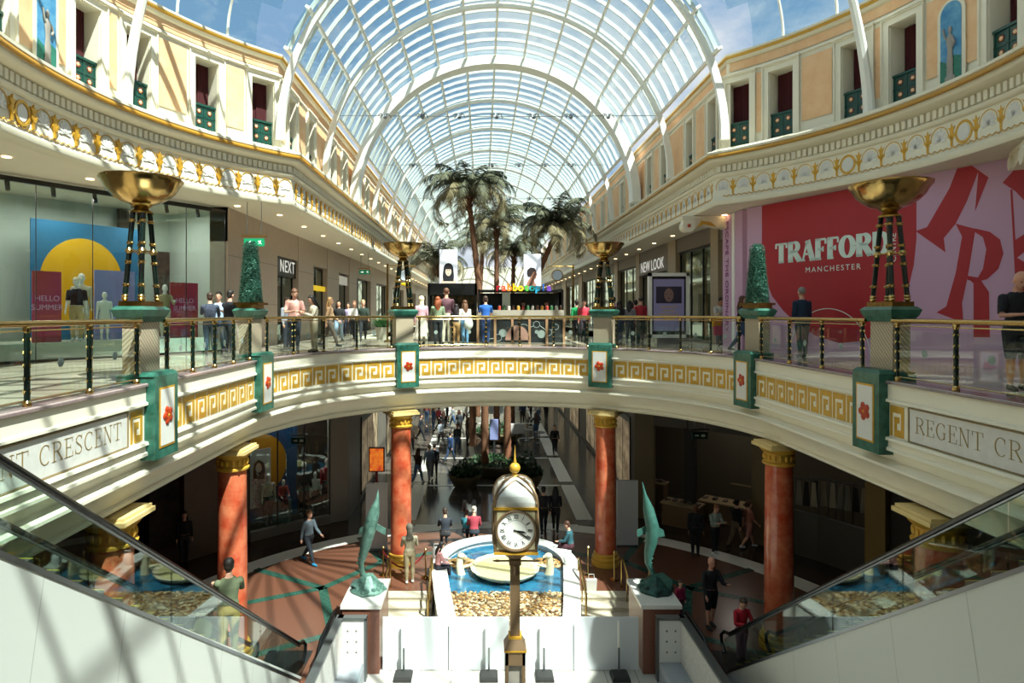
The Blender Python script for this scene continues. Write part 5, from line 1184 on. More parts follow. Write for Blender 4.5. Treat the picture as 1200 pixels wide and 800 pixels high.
# seating booths
fab = mat('grey white upholstery', '#c3c1bb', .8, noise=.6, col2='#a6a49f', scale=14); fab2 = mat('grey seat vinyl', '#8d9196', .5)
def booth(lab, x0, x1, sg):
    t = thing('seating_booth', lab, 'seating', ((x0+x1)/2, 14.3, SZ), 0, 'upholstered seating booths'); h = (x1-x0)/2; yb = 16.2-14.3; yf = 9.5-14.3
    out = sg*h   # outer side
    m = MB(); a, b = sorted((out, out-sg*.12)); m.box(a, b, yf, yb, 0, 1.56); m.build('side_back', fab, t)
    m = MB(); m.box(-h+.06, h-.02, yb-.12, yb, 0, 1.56)
    m.build('end_back', mat('pale tufted fabric', '#cfcec9', .8), t)
    m = MB()
    for i in range(3):
        for j in range(2): m.ball((-.0-sg*.0+(-.11+.22*j), yb-.12, .75+.27*i), .028, 0, 8, (1, .5, 1))
    m.build('tufting_button', mat('dark button', '#77756f', .7), t, True)
    m = MB(); m.frustum(h-.05, (yb-yf)/2-.1, .0, h-.05, (yb-yf)/2-.1, .38, 0, 0, (yb+yf)/2); m.frustum(h-.05, (yb-yf)/2-.1, .38, h-.09, (yb-yf)/2-.14, .5, 0, 0, (yb+yf)/2); m.build('seat_cushion', fab2, t)
    m = MB(); a, b = sorted((out-sg*.14, out+sg*.05)); m.box(a, b, yf, yb+.05, 1.56, 1.63); m.box(-h, h, yb-.14, yb+.05, 1.56, 1.63); a, b = sorted((-sg*h, -sg*(h-.05))); m.box(a, b, yb-.14, yb+.05, 0, 1.6); m.build('dark_trim', mat('grey metal trim', '#6b6e6d', .35, .6), t)
    m = MB(); a = out+sg*.04; b2 = sorted((a, a+sg*.02)); m.box(b2[0], b2[1], yf, yb, .0, 1.5); m.build('outer_board', mat('dark board', '#3b3835', .6), t)
booth('grey upholstered booth at the bottom left beside the escalator', -3.68, -2.95, -1); booth('grey upholstered booth at the bottom right beside the escalator', 4.45, 5.18, 1)
# low black rail beside each booth on the main level
for lab, x in (('low black rail behind the left booth', -3.95), ('low black rail behind the right booth', 5.45)):
    t = thing('low_rail', lab, 'rail', (x, 14.5, GZ), 0, 'low black rails by the escalators'); m = MB(); m.tube([(0, 2.4, .2), (0, 2.55, .55), (0, 2.4, .9), (0, 1.0, .9), (0, -.4, .15), (0, -1.5, .05)], .045, 8); m.build('rubber_rail', black, t, True); MB().prism([(2.4, .1), (2.4, .85), (1.0, .85), (-.3, .12)], (0, 0, 0), (0, 1, 0), (0, 0, 1), .02).build('infill', mat('dark infill', '#34383a', .3), t)
# ---------------------------------------------------------------- ground floor perimeter
def gp_(th, r=13.4): return (RGX+r*sin(R(th)), RGY+r*cos(R(th)))
gwl = sempty('wall_ground_left', 'shop walls of the ground floor on the left'); gwr = sempty('wall_ground_right', 'shop walls of the ground floor on the right')
brw = mat('brown wall panel', '#5d4a3c', .5, noise=.4, col2='#4a3a2f', scale=3); dgl = mat('dark wall', '#2b2521', .5)
def seg(parent, name, t0, t1, r0, r1, z0, z1, mt):
    m = MB(); k = max(1, int(abs(t1-t0)/6))
    for i in range(k):
        a, b = t0+(t1-t0)*i/k, t0+(t1-t0)*(i+1)/k; P = [gp_(a, r0), gp_(b, r0), gp_(b, r1), gp_(a, r1)]
        vs = [(x, y, z) for z in (z0, z1) for x, y in P]; m.add(vs, [(0, 1, 2, 3), (7, 6, 5, 4), (0, 4, 5, 1), (1, 5, 6, 2), (2, 6, 7, 3), (3, 7, 4, 0)])
    return m.build(name, mt, parent)
CZ = -2.2
seg(gwl, 'brown_panel', -58, -47, 13.4, 13.7, GZ, CZ, brw); seg(gwl, 'dark_panel', -180, -68, 13.4, 13.7, GZ, CZ, dgl); seg(gwl, 'lintel', -68, -58, 13.4, 13.7, -4.4, CZ, brw)
seg(gwl, 'plinth', -47, -32.5, 13.3, 13.55, GZ, GZ+.35, mat('grey plinth', '#7b756c', .4)); seg(gwl, 'corner_panel', -32.5, -29, 13.4, 13.7, GZ, CZ, mat('grey corner panel', '#8a8279', .5)); seg(gwl, 'shop_back', -58, -30, 15.6, 15.8, GZ, CZ, mat('dim shop back', '#5d4c3e', .7))
seg(gwl, 'passage_back', -75, -45, 17.5, 17.7, GZ, CZ, mat('dim passage', '#6b4f3c', .6)); 
# right
tanp = mat('tan wall panel', '#6e5f42', .5)
seg(gwr, 'corner_panel', 26, 29.5, 13.4, 13.7, GZ, CZ, tanp); seg(gwr, 'header', 29.5, 66, 13.4, 13.6, -3.6, CZ, mat('grey header', '#4b463f', .5)); seg(gwr, 'pilaster', 47, 49.5, 13.2, 13.8, GZ, CZ, tanp); seg(gwr, 'pilaster', 65, 68, 13.2, 13.8, GZ, CZ, mat('gold brown pilaster', '#8a713c', .5)); seg(gwr, 'dark_panel', 68, 180, 13.4, 13.7, GZ, CZ, dgl)
seg(gwr, 'low_wall', 49.5, 65, 13.4, 13.6, GZ, GZ+1.6, mat('grey low wall', '#3f3d38', .4)); seg(gwr, 'shop_back', 26, 70, 18.0, 18.2, GZ, CZ, mat('dim grey shop', '#57503f', .7)); seg(gwr, 'side_panel', 35, 37, 13.4, 13.6, GZ, CZ, dark)
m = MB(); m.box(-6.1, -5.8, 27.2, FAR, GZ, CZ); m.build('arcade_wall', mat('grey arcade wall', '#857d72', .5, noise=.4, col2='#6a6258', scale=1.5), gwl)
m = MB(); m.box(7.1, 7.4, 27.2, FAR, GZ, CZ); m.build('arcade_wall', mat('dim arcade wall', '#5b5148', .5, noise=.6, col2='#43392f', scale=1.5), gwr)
for i, y in enumerate(range(30, 100, 8)):
    for sx, lb in ((-5.78, 'left'), (7.08, 'right')):
        nth_ = ['nearest', 'second', 'third', 'fourth', 'fifth', 'sixth', 'seventh', 'eighth', 'farthest'][min(i, 8)]
        t = thing('arcade_shop_window', 'lit shop window on the %s of the ground arcade, %s from the fountain' % (lb, nth_), 'shop window', (sx, y+2.5, GZ)); h = 2.3; m = MB(); s_ = .02 if sx < 0 else -.02
        m.box(min(0, s_), max(0, s_), -h, h, .3, 3.6); m.build('display', sl, t); m = MB(); m.box(-.03, .03, -h, h, 3.6, 3.9); m.box(-.03, .03, -h, h, .2, .3)
        for q in (-h, -h/3, h/3, h): m.box(-.03, .03, q-.03, q+.03, .2, 3.7)
        m.build('frame', black, t)
# left ground window contents
Gp = Plane(gp_(-47), gp_(-32.5)); gl = Plane(gp_(-47), gp_(-32.5), off=-.9)
t, _, _, c = board('display_backdrop', 'dark blue backdrop with an orange yellow disc in the ground floor window', 'backdrop', Plane(gp_(-47), gp_(-32.5), off=-1.1), (280, 348, GZ+.35, CZ), mat('deep blue backdrop', '#1b4f86', .6), .03)
m = MB(); a, z = gl.uv(305, 545); m.prism([(a+1.15*cos(2*pi*i/40), z+1.25*sin(2*pi*i/40)) for i in range(40)], gl.pt(0, 0, -.12)-c, gl.u, (0, 0, 1), .02); m.build('orange_disc', mat('orange print', '#e39a10', .6), t)
t, pl, am, c = board('portrait_poster', 'poster of a long haired person with crossed arms in the ground floor window', 'poster', Plane(gp_(-47), gp_(-32.5), off=-.85), (288, 317, GZ+1.0, GZ+3.35), mat('white poster', '#d9d6d8', .6), .03)
f = MB(); o2 = pl.pt(am, GZ+1.0, .035)-c
f.prism([(-.3, 0), (.3, 0), (.25, .55), (.28, .9), (.3, 1.15), (.12, 1.3), (-.12, 1.3), (-.3, 1.15), (-.3, .8), (-.22, .5)], o2, pl.u, (0, 0, 1), .004, 0)
f.prism([(-.22, 1.2), (.24, 1.1), (.27, 1.5), (.2, 1.8), (0, 1.95), (-.18, 1.8), (-.22, 1.5)], o2, pl.u, (0, 0, 1), .006, 1); f.prism([(.13*cos(x*pi/8), 1.6+.19*sin(x*pi/8)) for x in range(16)], o2, pl.u, (0, 0, 1), .009, 2)
f.build('printed_figure', [mat('floral print', '#c98a92', .6, noise=1, col2='#ece0dc', scale=12), mat('auburn hair print', '#5a2a1c', .6), mat('pale skin print', '#e3c4b0', .6)], t)
t = thing('display_window', 'ground floor shop window left of the arcade mouth with mannequins', 'shop window', Gp.pt(1.7, GZ)); oo = t.location; m = MB(); LG = (Vector(gp_(-47))-Vector(gp_(-32.5))).length
for i in range(4): wbox(m, Gp, i*LG/3-.02, i*LG/3+.02, GZ+.35, CZ-.0, -.03, .03)
m.v = [tuple(Vector(v)-oo) for v in m.v]; m.build('frame', black, t); m = MB(); wbox(m, Gp, 0, LG, GZ+.35, CZ, -.006, .006); m.v = [tuple(Vector(v)-oo) for v in m.v]; m.build('glass_pane', shopglass, t)
exs = [(at(350, 516, 25.5), 'exit sign box hanging inside the ground floor window on the left'), (at(820, 510, 24), 'dark direction sign hanging in front of the ground floor shop on the right')]
for p, lb in exs:
    t = thing('hanging_sign', lb, 'sign', p); MB().box(-.3, .3, -.03, .03, -.13, .13).build('sign_box', mat('dark green sign', '#12352a', .4), t); m = MB(); m.box(-.36, .36, -.03, .03, .2, .25)
    for x in (-.2, .2): m.tube([(x, 0, .13), (x, 0, CZ-p.z)], .01, 4)
    m.build('hanger', steel, t); m = MB(); m.prism([(-.2, -.02), (-.1, -.02), (-.1, -.05), (-.03, 0), (-.1, .05), (-.1, .02), (-.2, .02)], (0, -.035, 0), (1, 0, 0), (0, 0, 1), .003); m.box(.05, .2, -.035, -.031, -.05, .05); m.build('pictogram', mat('dim white sign', '#b8c4b8', .5), t)
for (lx, ly, lz, en) in ((gp_(-42, 14.2)[0], gp_(-42, 14.2)[1], CZ-.3, 30), (gp_(-35, 14.2)[0], gp_(-35, 14.2)[1], CZ-.3, 20), (gp_(40, 16)[0], gp_(40, 16)[1], CZ-.3, 25), (gp_(58, 15.5)[0], gp_(58, 15.5)[1], CZ-.3, 15)):
    ld = bpy.data.lights.new('shop_light', 'AREA'); ld.energy = en; ld.size = .8; ld.color = (1, .93, .82); lo = bpy.data.objects.new('shop_light', ld); COL.objects.link(lo); lo.location = (lx, ly, lz)
# right ground shop furniture
wdt = mat('dim wood', '#6a5236', .5); 
for i, (px, py, s_, w_, d_, h_, lb) in enumerate(((800, 600, 28, 1.6, .9, .95, 'wooden display table nearest the arcade in the dark shop'), (850, 590, 27.5, 2.0, 1.0, .85, 'long display table in the middle of the dark shop'), (770, 585, 26, .9, .6, 1.3, 'tall display unit at the back of the dark shop'), (875, 572, 25, 1.2, .8, .9, 'small display table deep in the dark shop'))):
    Y = F/s_; x = (px-HX)/s_; t = thing('display_table', lb, 'table', (x, Y, GZ), R(-38), 'display tables in the dark shop'); m = MB(); m.box(-w_/2, w_/2, -d_/2, d_/2, h_-.06, h_); m.build('top', mat('pale table top', '#a08a66', .5), t)
    m = MB(); m.box(-w_/2+.05, w_/2-.05, -d_/2+.05, d_/2-.05, 0, h_-.06); m.build('cabinet', wdt, t)
    m = MB()
    for j in range(5): x_ = -w_/2+.15+j*(w_-.3)/4; m.frustum(.09, .13, h_, .08, .12, h_+.06+.04*(j % 2), 0, x_)
    m.build('folded_goods', mat('dark folded cloth', '#2e2a2c', .8, noise=1, col2='#8a7a6a', scale=5), t)
for i, (px, s_) in enumerate(((945, 31), (965, 31), (985, 31.5), (1003, 32))):
    Y = F/s_; x = (px-HX)/s_; t = thing('clothes_rail', ['clothes rail directly right of the right red column', 'second clothes rail from the right red column', 'third clothes rail from the right red column', 'clothes rail nearest the gold pilaster'][i], 'clothes rail', (x, Y, GZ), R(-30), 'clothes rails in the right shop'); m = MB()
    for q in (-.4, .4): m.tube([(q, 0, 0), (q, 0, 2.6)], .02, 6)
    m.tube([(-.4, 0, 2.6), (.4, 0, 2.6)], .02, 6); m.build('rail_frame', steel, t)
    for j in range(3): m = MB(); m.frustum(.12, .03, 1.6, .06, .03, 2.5, 0, -.25+.25*j); m.build('garment', mat('garment %d' % ((i+j) % 3), ['#8c8880', '#2c2a2e', '#b0a89c'][(i+j) % 3], .8), t)
# white info totems
for lb, px, Y, in (('white notice totem left of the fountain behind the red column', 441.5, 23.7), ('white notice totem right of the fountain behind the red column', 735, 24.1)):
    t = thing('notice_totem', lb, 'totem', ((px-HX)*Y/F, Y, GZ), 0, 'white notice totems'); MB().box(-.4, .4, -.06, .06, .05, 2.5).build('board', mat('grey white board', '#c9cac8', .45), t); MB().box(-.42, .42, -.12, .12, 0, .06).build('foot', steel, t)
t = thing('digital_poster', 'glowing orange and red digital poster at the left of the ground arcade', 'screen', ((436.5-HX)*27.0/F+.15, 27.2, GZ)); m = MB(); m.frustum(.36, .1, 0, .36, .1, 2.2+1.0); 
m = MB(); m.box(-.34, .34, -.06, .06, 2.05, 3.1); m.box(-.05, .05, -.05, .05, 0, 2.05); m.build('case', mat('red case', '#7a2018', .4), t); m = MB(); m.box(-.29, .29, -.066, -.06, 2.1, 3.05); m.build('screen', mat('orange screen', '#f08a2a', .4, noise=1, col2='#b03020', scale=4, emit=.9), t)
# ---------------------------------------------------------------- people
skinm = {'l': mat('light skin', '#d9a58a', .5), 'm': mat('tan skin', '#b07a5c', .5), 'd': mat('brown skin', '#5e3b2a', .5), 'w': mat('mannequin white', '#e6e4de', .35), 'p': mat('pale bald skin', '#c98f76', .45)}
eyem = mat('eye dark', '#1d1614', .3); lipm = mat('lip', '#9a5048', .5)
POSES = {
 'stand': dict(hip=(2, -3), knee=(2, 4), sh=(4, -2), ab=(8, 8), el=(15, 12), inn=(0, 0)),
 'walk': dict(hip=(24, -16), knee=(8, 22), sh=(-18, 22), ab=(7, 7), el=(14, 28), inn=(0, 0)),
 'walk2': dict(hip=(-14, 22), knee=(24, 6), sh=(18, -14), ab=(6, 8), el=(30, 12), inn=(.1, 0)),
 'phone': dict(hip=(2, -2), knee=(3, 2), sh=(22, 24), ab=(10, 10), el=(88, 86), inn=(.45, .45), head=22),
 'cross': dict(hip=(2, -2), knee=(3, 2), sh=(18, 22), ab=(14, 14), el=(78, 72), inn=(1.1, 1.1), head=25),
 'talk': dict(hip=(3, -4), knee=(3, 6), sh=(10, 35), ab=(10, 12), el=(20, 70), inn=(0, .3)),
 'sit': dict(hip=(86, 84), knee=(84, 80), sh=(22, 26), ab=(9, 9), el=(45, 50), inn=(.3, .3), lean=8, head=12),
 'rail': dict(hip=(2, 4), knee=(2, 6), sh=(40, 48), ab=(10, 10), el=(35, 40), inn=(.2, .1), lean=4),
}
BC = {}
def body(pose, sleeve, legs):
    """returns (skin mesh, shirt mesh, trouser mesh, head matrix, low z, foot matrices) for a 1.75 m figure facing -Y"""
    key = (pose, sleeve, legs)
    if key in BC: return BC[key]
    P = POSES[pose]; lean = R(P.get('lean', 1)); hip_z = .92
    T = Matrix.Translation((0, 0, hip_z)) @ Matrix.Rotation(lean, 4, 'X'); base = MB(); fing = MB(); segs = []
    rings = [(-.08, .13, .10), (-.02, .165, .115), (.06, .165, .115), (.17, .135, .095), (.27, .145, .10), (.38, .17, .115), (.46, .175, .105), (.52, .12, .085), (.56, .065, .06), (.64, .055, .055)]
    n = 16; vs = [T @ Vector((rx*cos(2*pi*j/n), ry*sin(2*pi*j/n), z)) for z, rx, ry in rings for j in range(n)]
    base.add(vs, [(i*n+j, i*n+(j+1) % n, (i+1)*n+(j+1) % n, (i+1)*n+j) for i in range(len(rings)-1) for j in range(n)]+[tuple(range(n))[::-1], tuple((len(rings)-1)*n+j for j in range(n))])
    segs += [('b', T @ Vector((0, 0, -.05)), T @ Vector((0, 0, .04))), ('t', T @ Vector((0, 0, .14)), T @ Vector((0, 0, .5))), ('s', T @ Vector((0, 0, .6)), T @ Vector((0, -.01, .85)))]
    for sg in (-1, 1): segs += [('b', T @ Vector((sg*.09, 0, -.05)), T @ Vector((sg*.09, 0, .04))), ('t', T @ Vector((sg*.1, 0, .14)), T @ Vector((sg*.12, 0, .47)))]
    Hm = T @ Matrix.Translation((0, -.012, .615)) @ Matrix.Rotation(R(P.get('head', 3)), 4, 'X'); hd = MB()
    Hm = Hm @ Matrix.Diagonal((1.1, 1.1, 1.1, 1))
    def hb(c, r, sc, mb=base): mb.ball((0, 0, 0), r, 0, 14, (1, 1, 1)); k = len(mb.v)-(14//2+2)*14; M = Hm @ Matrix.Translation(c) @ Matrix.Diagonal((*sc, 1)); mb.v[k:] = [tuple(M @ Vector(p)) for p in mb.v[k:]]
    hb((0, 0, .14), .1, (.77, .93, 1.02)); hb((0, -.025, .07), .07, (.82, .95, 1.05)); hb((0, -.095, .1), .018, (.8, 1.1, 1.6)); hb((-.078, 0, .1), .022, (.5, 1, 1.5)); hb((.078, 0, .1), .022, (.5, 1, 1.5)); hb((0, -.07, .035), .025, (1.2, .8, .8))
    face = MB()
    for sg in (-1, 1): face.ball(Hm @ Vector((sg*.03, -.088, .125)), .011, 0, 6, (1.3, .6, .8))
    face.ball(Hm @ Vector((0, -.092, .052)), .014, 1, 6, (1.5, .5, .45))
    feet = []; lowz = 9
    for k, sg in ((0, -1), (1, 1)):
        a = R(P['hip'][k]); kn = R(P['knee'][k]); h = T @ Vector((sg*.092, 0, -.02)) if False else Vector((sg*.092, 0, hip_z-.02)); d1 = Vector((0, -sin(a), -cos(a))); d2 = Vector((0, -sin(a-kn), -cos(a-kn)))
        K = h+d1*.42; A_ = K+d2*.40; base.tube([h, h+d1*.2, K, K+d2*.12, K+d2*.27, A_], [.095, .082, .056, .058, .042, .036], 12); base.ball(K, .056, 0, 10); base.ball(h, .095, 0, 10)
        segs += [('b', h, K-d1*.02), ('c' if legs == 'short' else 'b', K+d2*.03, A_-d2*.03), ('s', A_, A_+d2*.03)]; feet.append((A_, sg)); lowz = min(lowz, A_.z)
        s_ = R(P['sh'][k]); b = R(P['ab'][k]); e = R(P['el'][k]); S = T @ Vector((sg*.185, 0, .465)); u = Vector((sg*sin(b), -sin(s_)*cos(b), -cos(s_)*cos(b))); E = S+u*.28
        f = Vector((sg*sin(b)*.6-sg*P['inn'][k], -sin(s_+e), -cos(s_+e))).normalized(); W_ = E+f*.245; base.tube([S, S+u*.14, E, E+f*.1, W_], [.052, .046, .038, .036, .024], 10); base.ball(S, .056, 0, 10); base.ball(E, .039, 0, 8)
        segs += [('t', S, E-u*.06 if sleeve == 'short' else E), ('t' if sleeve == 'long' else 's', E+f*.0, W_-f*.02), ('s', W_, W_+f*.15)]
        side = Vector((sg*.0, 1, 0)); side = (side-f*side.dot(f)).normalized() if abs(f.y) < .9 else Vector((1, 0, 0)); nrm = f.cross(side)
        base.tube([W_, W_+f*.04, W_+f*.085], [.024, .034, .032], 8)
        for q, (o_, l) in enumerate(((-.027, .062), (-.009, .075), (.009, .07), (.027, .055))):
            r0 = W_+f*.075+side*o_; fing.tube([r0, r0+f*l*.55+nrm*.004, r0+f*l*.9+nrm*.02], [.0095, .0085, .007], 6)
        r0 = W_+f*.03-side*.026; fing.tube([r0, r0+f*.03-side*.022, r0+f*.058-side*.026+nrm*.012], [.012, .01, .008], 6)
    me = bpy.data.meshes.new('tmp'); me.from_pydata(base.v, [], base.f); o = bpy.data.objects.new('tmp', me); COL.objects.link(o)
    md = o.modifiers.new('r', 'REMESH'); md.mode = 'VOXEL'; md.voxel_size = .017; md2 = o.modifiers.new('s', 'SMOOTH'); md2.factor = .5; md2.iterations = 3
    dg = bpy.context.evaluated_depsgraph_get(); em = bpy.data.meshes.new_from_object(o.evaluated_get(dg)); bpy.data.objects.remove(o); bpy.data.meshes.remove(me)
    V = [v.co.copy() for v in em.vertices]; Nn = [v.normal.copy() for v in em.vertices]; Fc = [tuple(p.vertices) for p in em.polygons]; bpy.data.meshes.remove(em)
    def near(p):
        bd, bl = 9, 's'
        for l, a, b in segs:
            ab = b-a; t = max(0, min(1, (p-a).dot(ab)/max(1e-9, ab.length_squared))); d = (p-a-ab*t).length_squared
            if d < bd: bd, bl = d, l
        return bl
    lab = [near(v) for v in V]
    def sub(ls, off):
        fs = [f for f in Fc if sum(lab[i] in ls for i in f) >= len(f)-1]; idx = {}; mb = MB()
        for f in fs:
            for i in f:
                if i not in idx: idx[i] = len(mb.v); mb.v.append(tuple(V[i]+Nn[i]*off))
        mb.f = [tuple(idx[i] for i in f) for f in fs]; mb.m = [0]*len(mb.f); return mb
    def mk(mb, nm, ms=1):
        me = bpy.data.meshes.new(nm); me.from_pydata(mb.v, [], mb.f); 
        for _ in range(ms): me.materials.append(None)
        me.polygons.foreach_set('material_index', mb.m); me.polygons.foreach_set('use_smooth', [True]*len(me.polygons)); return me
    full = MB(); full.add(V, Fc, 0); full.add(fing.v, fing.f, 0); full.add(face.v, face.f, 1); k = len(face.f)
    for j, q in enumerate(face.m): full.m[len(full.m)-k+j] = 1+q
    res = (mk(full, 'person_body', 3), mk(sub(('t',), .016), 'person_shirt'), mk(sub(('b',), .012), 'person_trousers'), Hm, lowz, feet); BC[key] = res; return res
def setm(o, ms):
    for i, m_ in enumerate(ms): o.material_slots[i].link = 'OBJECT'; o.material_slots[i].material = m_
def cloth(h): return mat('cloth '+h, h, .85, noise=.25, scale=14)
def person(label, px, s, z, rz, pose='stand', top='#333333', bot='#222233', skin='l', hair='#2a1c14', style='short', sleeve='long', legs='long', h=1.82, shoe='#222222', skirt=None, name='person', cat='person', seat=None, group=None, at_=None, coat=None, pattern=None, cross=None):
    X, Y = ((px-HX)/s, F/s) if at_ is None else at_
    sm, sh_, tr, Hm, lowz, feet = body(pose, sleeve, legs); k = h/1.75
    t = thing(name, label, cat, (X, Y, z), R(rz), group); root = Matrix.Diagonal((k, k, k, 1))
    dz_ = -(lowz-.085)*k if seat is None else (seat-z)-.81*k
    def put(nm, me, ms): o = bpy.data.objects.new(nm, me); COL.objects.link(o); o.parent = t; setm(o, ms); o.scale = (k, k, k); o.location = (0, 0, dz_); return o
    put('body', sm, [skinm[skin], eyem if skin != 'w' else skinm['w'], lipm if skin != 'w' else skinm['w']])
    tm_ = cloth(top) if pattern is None else mat('pattern '+top+pattern, top, .85, noise=1, col2=pattern, scale=22)
    if top: put('shirt', sh_, [tm_])
    if bot: put('trousers', tr, [cloth(bot)])
    for A_, sg in feet:
        m = MB(); a = A_
        if seat is None or True:
            m.tube([a+Vector((0, .055, -.045)), a+Vector((0, .03, -.03)), a+Vector((0, -.04, -.035)), a+Vector((0, -.12, -.05)), a+Vector((0, -.165, -.055))], [.03, .042, .044, .04, .022], 10); m.tube([a+Vector((0, .01, -.03)), a+Vector((0, .01, .02))], [.042, .04], 10)
        o = m.build('shoe', cloth(shoe), t, True); o.scale = (k, k, k); o.location = (0, 0, dz_)
    if style and hair:
        m = MB(); M = Hm
        def hbl(c, r, sc):
            mm = MB(); mm.ball((0, 0, 0), r, 0, 14); m.add([M @ Matrix.Translation(c) @ Matrix.Diagonal((*sc, 1)) @ Vector(p) for p in mm.v], mm.f)
        if style in ('short', 'long', 'bun', 'tail'): hbl((0, .018, .165), .1, (.86, .93, .92)); hbl((0, .035, .115), .085, (.9, .8, 1.0)); hbl((0, -.02, .205), .07, (.95, .95, .5))
        if style == 'crop': hbl((0, .02, .155), .097, (.86, .95, .95))
        if style == 'long':
            m.tube([M @ Vector(p) for p in ((0, .05, .16), (0, .085, .05), (0, .1, -.1), (0, .1, -.22))], [.08, .09, .1, .05], 10, sy=.45)
            for sg in (-1, 1): m.tube([M @ Vector(p) for p in ((sg*.06, .0, .17), (sg*.085, .0, .08), (sg*.09, .02, -.05), (sg*.08, .03, -.14))], [.03, .032, .035, .015], 8)
        if style in ('bun', 'tail'): hbl((0, .12, .17 if style == 'bun' else .1), .045, (1, 1, 1 if style == 'bun' else 2))
        if style == 'scarf':
            hbl((0, .012, .15), .115, (.88, .95, 1.02)); m.tube([M @ Vector(p) for p in ((0, .03, .1), (0, .03, .0), (0, .03, -.09), (0, .02, -.16))], [.09, .085, .1, .13], 14, sy=.85)
            vs = []
        if style == 'cap': hbl((0, 0, .19), .098, (.9, 1.02, .6)); m.tube([M @ Vector(p) for p in ((0, -.08, .19), (0, -.15, .18))], [.06, .04], 8, sy=.2)
        o = m.build('hair' if style not in ('scarf', 'cap') else ('headscarf' if style == 'scarf' else 'cap'), cloth(hair) if style in ('scarf', 'cap') else mat('hair '+hair, hair, .6, noise=.4, scale=30), t, True); o.scale = (k, k, k); o.location = (0, 0, dz_)
    if skirt:
        c, ln = skirt; m = MB(); m.lathe([(.15, 1.08), (.175, .98), (.2, .85), (.24, .85-ln*.5), (.29, .85-ln)], 22, sy=.75, ripple=(9, .03)); o = m.build('skirt', cloth(c), t, True); o.scale = (k, k, k); o.location = (0, 0, dz_)
    return t
def bag(name, label, cat, px, s, z, shape, col, at_=None):
    X, Y = ((px-HX)/s, F/s) if at_ is None else at_; t = thing(name, label, cat, (X, Y, z)); m = MB()
    if shape == 'pack': m.ball((0, 0, .2), .17, 0, 12, (1, .6, 1.3)); m.tube([(-.1, 0, .36), (-.08, -.05, .5), (.08, -.05, .5), (.1, 0, .36)], .018, 6); m.box(-.09, .09, .08, .12, .06, .2)
    else: m.frustum(.15, .07, 0, .17, .08, .34); m.tube([(-.1, 0, .34), (-.08, 0, .5), (.08, 0, .5), (.1, 0, .34)], .014, 6)
    m.build('bag_body', cloth(col), t, True)
UP = 0.0
# upper level, left to right
person('person in a dark checked jacket, leftmost of the three at the balcony', 246, 40, UP, 200, 'rail', '#2a3040', '#3a4a5a', hair='#3a2518', pattern='#454c5e', h=1.78)
person('person in a pale blue shirt facing the camera between two dark jackets', 256.5, 38.3, UP, 10, 'talk', '#a9c3de', '#35506a', hair='#1f1510', h=1.82)
person('person in a plain black jacket, rightmost of the three at the balcony', 268, 40, UP, 160, 'rail', '#17191f', '#2c3844', hair='#20150f', h=1.85)
person('person in a pink top with crossed arms by the NEXT shop', 345, 37, UP, 20, 'cross', '#e2a89b', '#3a3d46', hair='#6b4630', sleeve='short', h=1.95)
person('person in grey half hidden behind the person in the pink top', 336, 35, UP, 60, 'stand', '#8d9098', '#2b2f38', hair='#332218', h=1.7)
person('dark haired person in a cream top by the balcony left of centre', 368, 37, UP, 300, 'phone', '#d8cdb4', '#b7a48a', hair='#1f1612', style='long', h=1.75)
person('person with light brown hair walking past the second shop front', 386, 32, UP, 100, 'walk', '#b08c6a', '#54483e', hair='#9a7448', style='long', h=1.8)
person('person in a black top and pale jeans walking towards the camera on the left walkway', 397, 28, UP, 5, 'walk', '#1c1d20', '#8da0b4', hair='#1b1411', style='long', h=1.75)
person('person in a white top and dark leggings on the left walkway', 415.5, 26.5, UP, 0, 'walk2', '#e6e3dc', '#202226', hair='#8a5a3a', style='tail', sleeve='short', h=1.75)
person('fair haired person in a dark green jacket on the left walkway', 425.5, 26.5, UP, 10, 'walk', '#2a3a30', '#26282c', hair='#c8a878', h=1.8)
person('small distant person in a lilac top on the left walkway', 408, 22, UP, 0, 'walk', '#b3a3c3', '#3a3a4a', hair='#40301f', h=1.75)
person('person in a pink top and cream headscarf beside the left centre pier', 494, 30, UP, 200, 'stand', '#d9a9b4', '#c9bfae', hair='#dccfae', style='scarf', h=1.82, skirt=('#cfc6b4', .55))
person('red haired person in a sage top behind the centre rail', 513, 31.5, UP, 185, 'talk', '#8a9a7a', '#24262a', hair='#a0522a', style='long', h=1.78)
person('tall person in a maroon jacket and pale trousers before the black kiosk', 523, 30.8, UP, 180, 'stand', '#6f4a52', '#cbbfa8', hair='#6d4530', style='crop', h=2.12)
person('child in a black top and tan trousers behind the centre rail', 534.5, 31, UP, 170, 'stand', '#30242c', '#c09260', hair='#24181a', style='long', h=1.52)
person('person with brown hair and white cardigan carrying a white bag on the centre bridge', 545, 31, UP, 200, 'stand', '#e9e2d2', '#6a94b8', hair='#6a4428', style='long', h=1.66)
bag('shoulder_bag', 'large white bag hanging at the hip of the person in the white cardigan', 'bag', 549, 31.6, .62, 'pack', '#e8e4da')
person('person in a bright blue polo shirt at the kiosk counter', 569, 30, UP, 180, 'rail', '#2a62b4', '#223a6a', hair='#3a2618', sleeve='short', h=1.84)
for i, (px, c, b_, lb) in enumerate(((613, '#22252a', '#202020', 'kiosk worker in black behind the grey counter near the middle'), (640, '#1d1d22', '#202020', 'kiosk worker in black behind the grey counter at the right end'))): person(lb, px, 27.0, UP, 0, 'phone', c, b_, h=1.72)
person('person in a green top left of the right centre pier', 676, 26.5, UP, 180, 'stand', '#1f9a58', '#2a2c34', hair='#2a1c14', h=1.75)
person('person in a red and pink top beside the right centre pier', 684, 27, UP, 0, 'stand', '#c43a4a', '#35303a', hair='#3a2218', h=1.75)
person('dark haired person in a black top right of the right centre pier', 726, 29, UP, 200, 'talk', '#2b2a30', '#39455c', hair='#19120f', style='long', h=1.68)
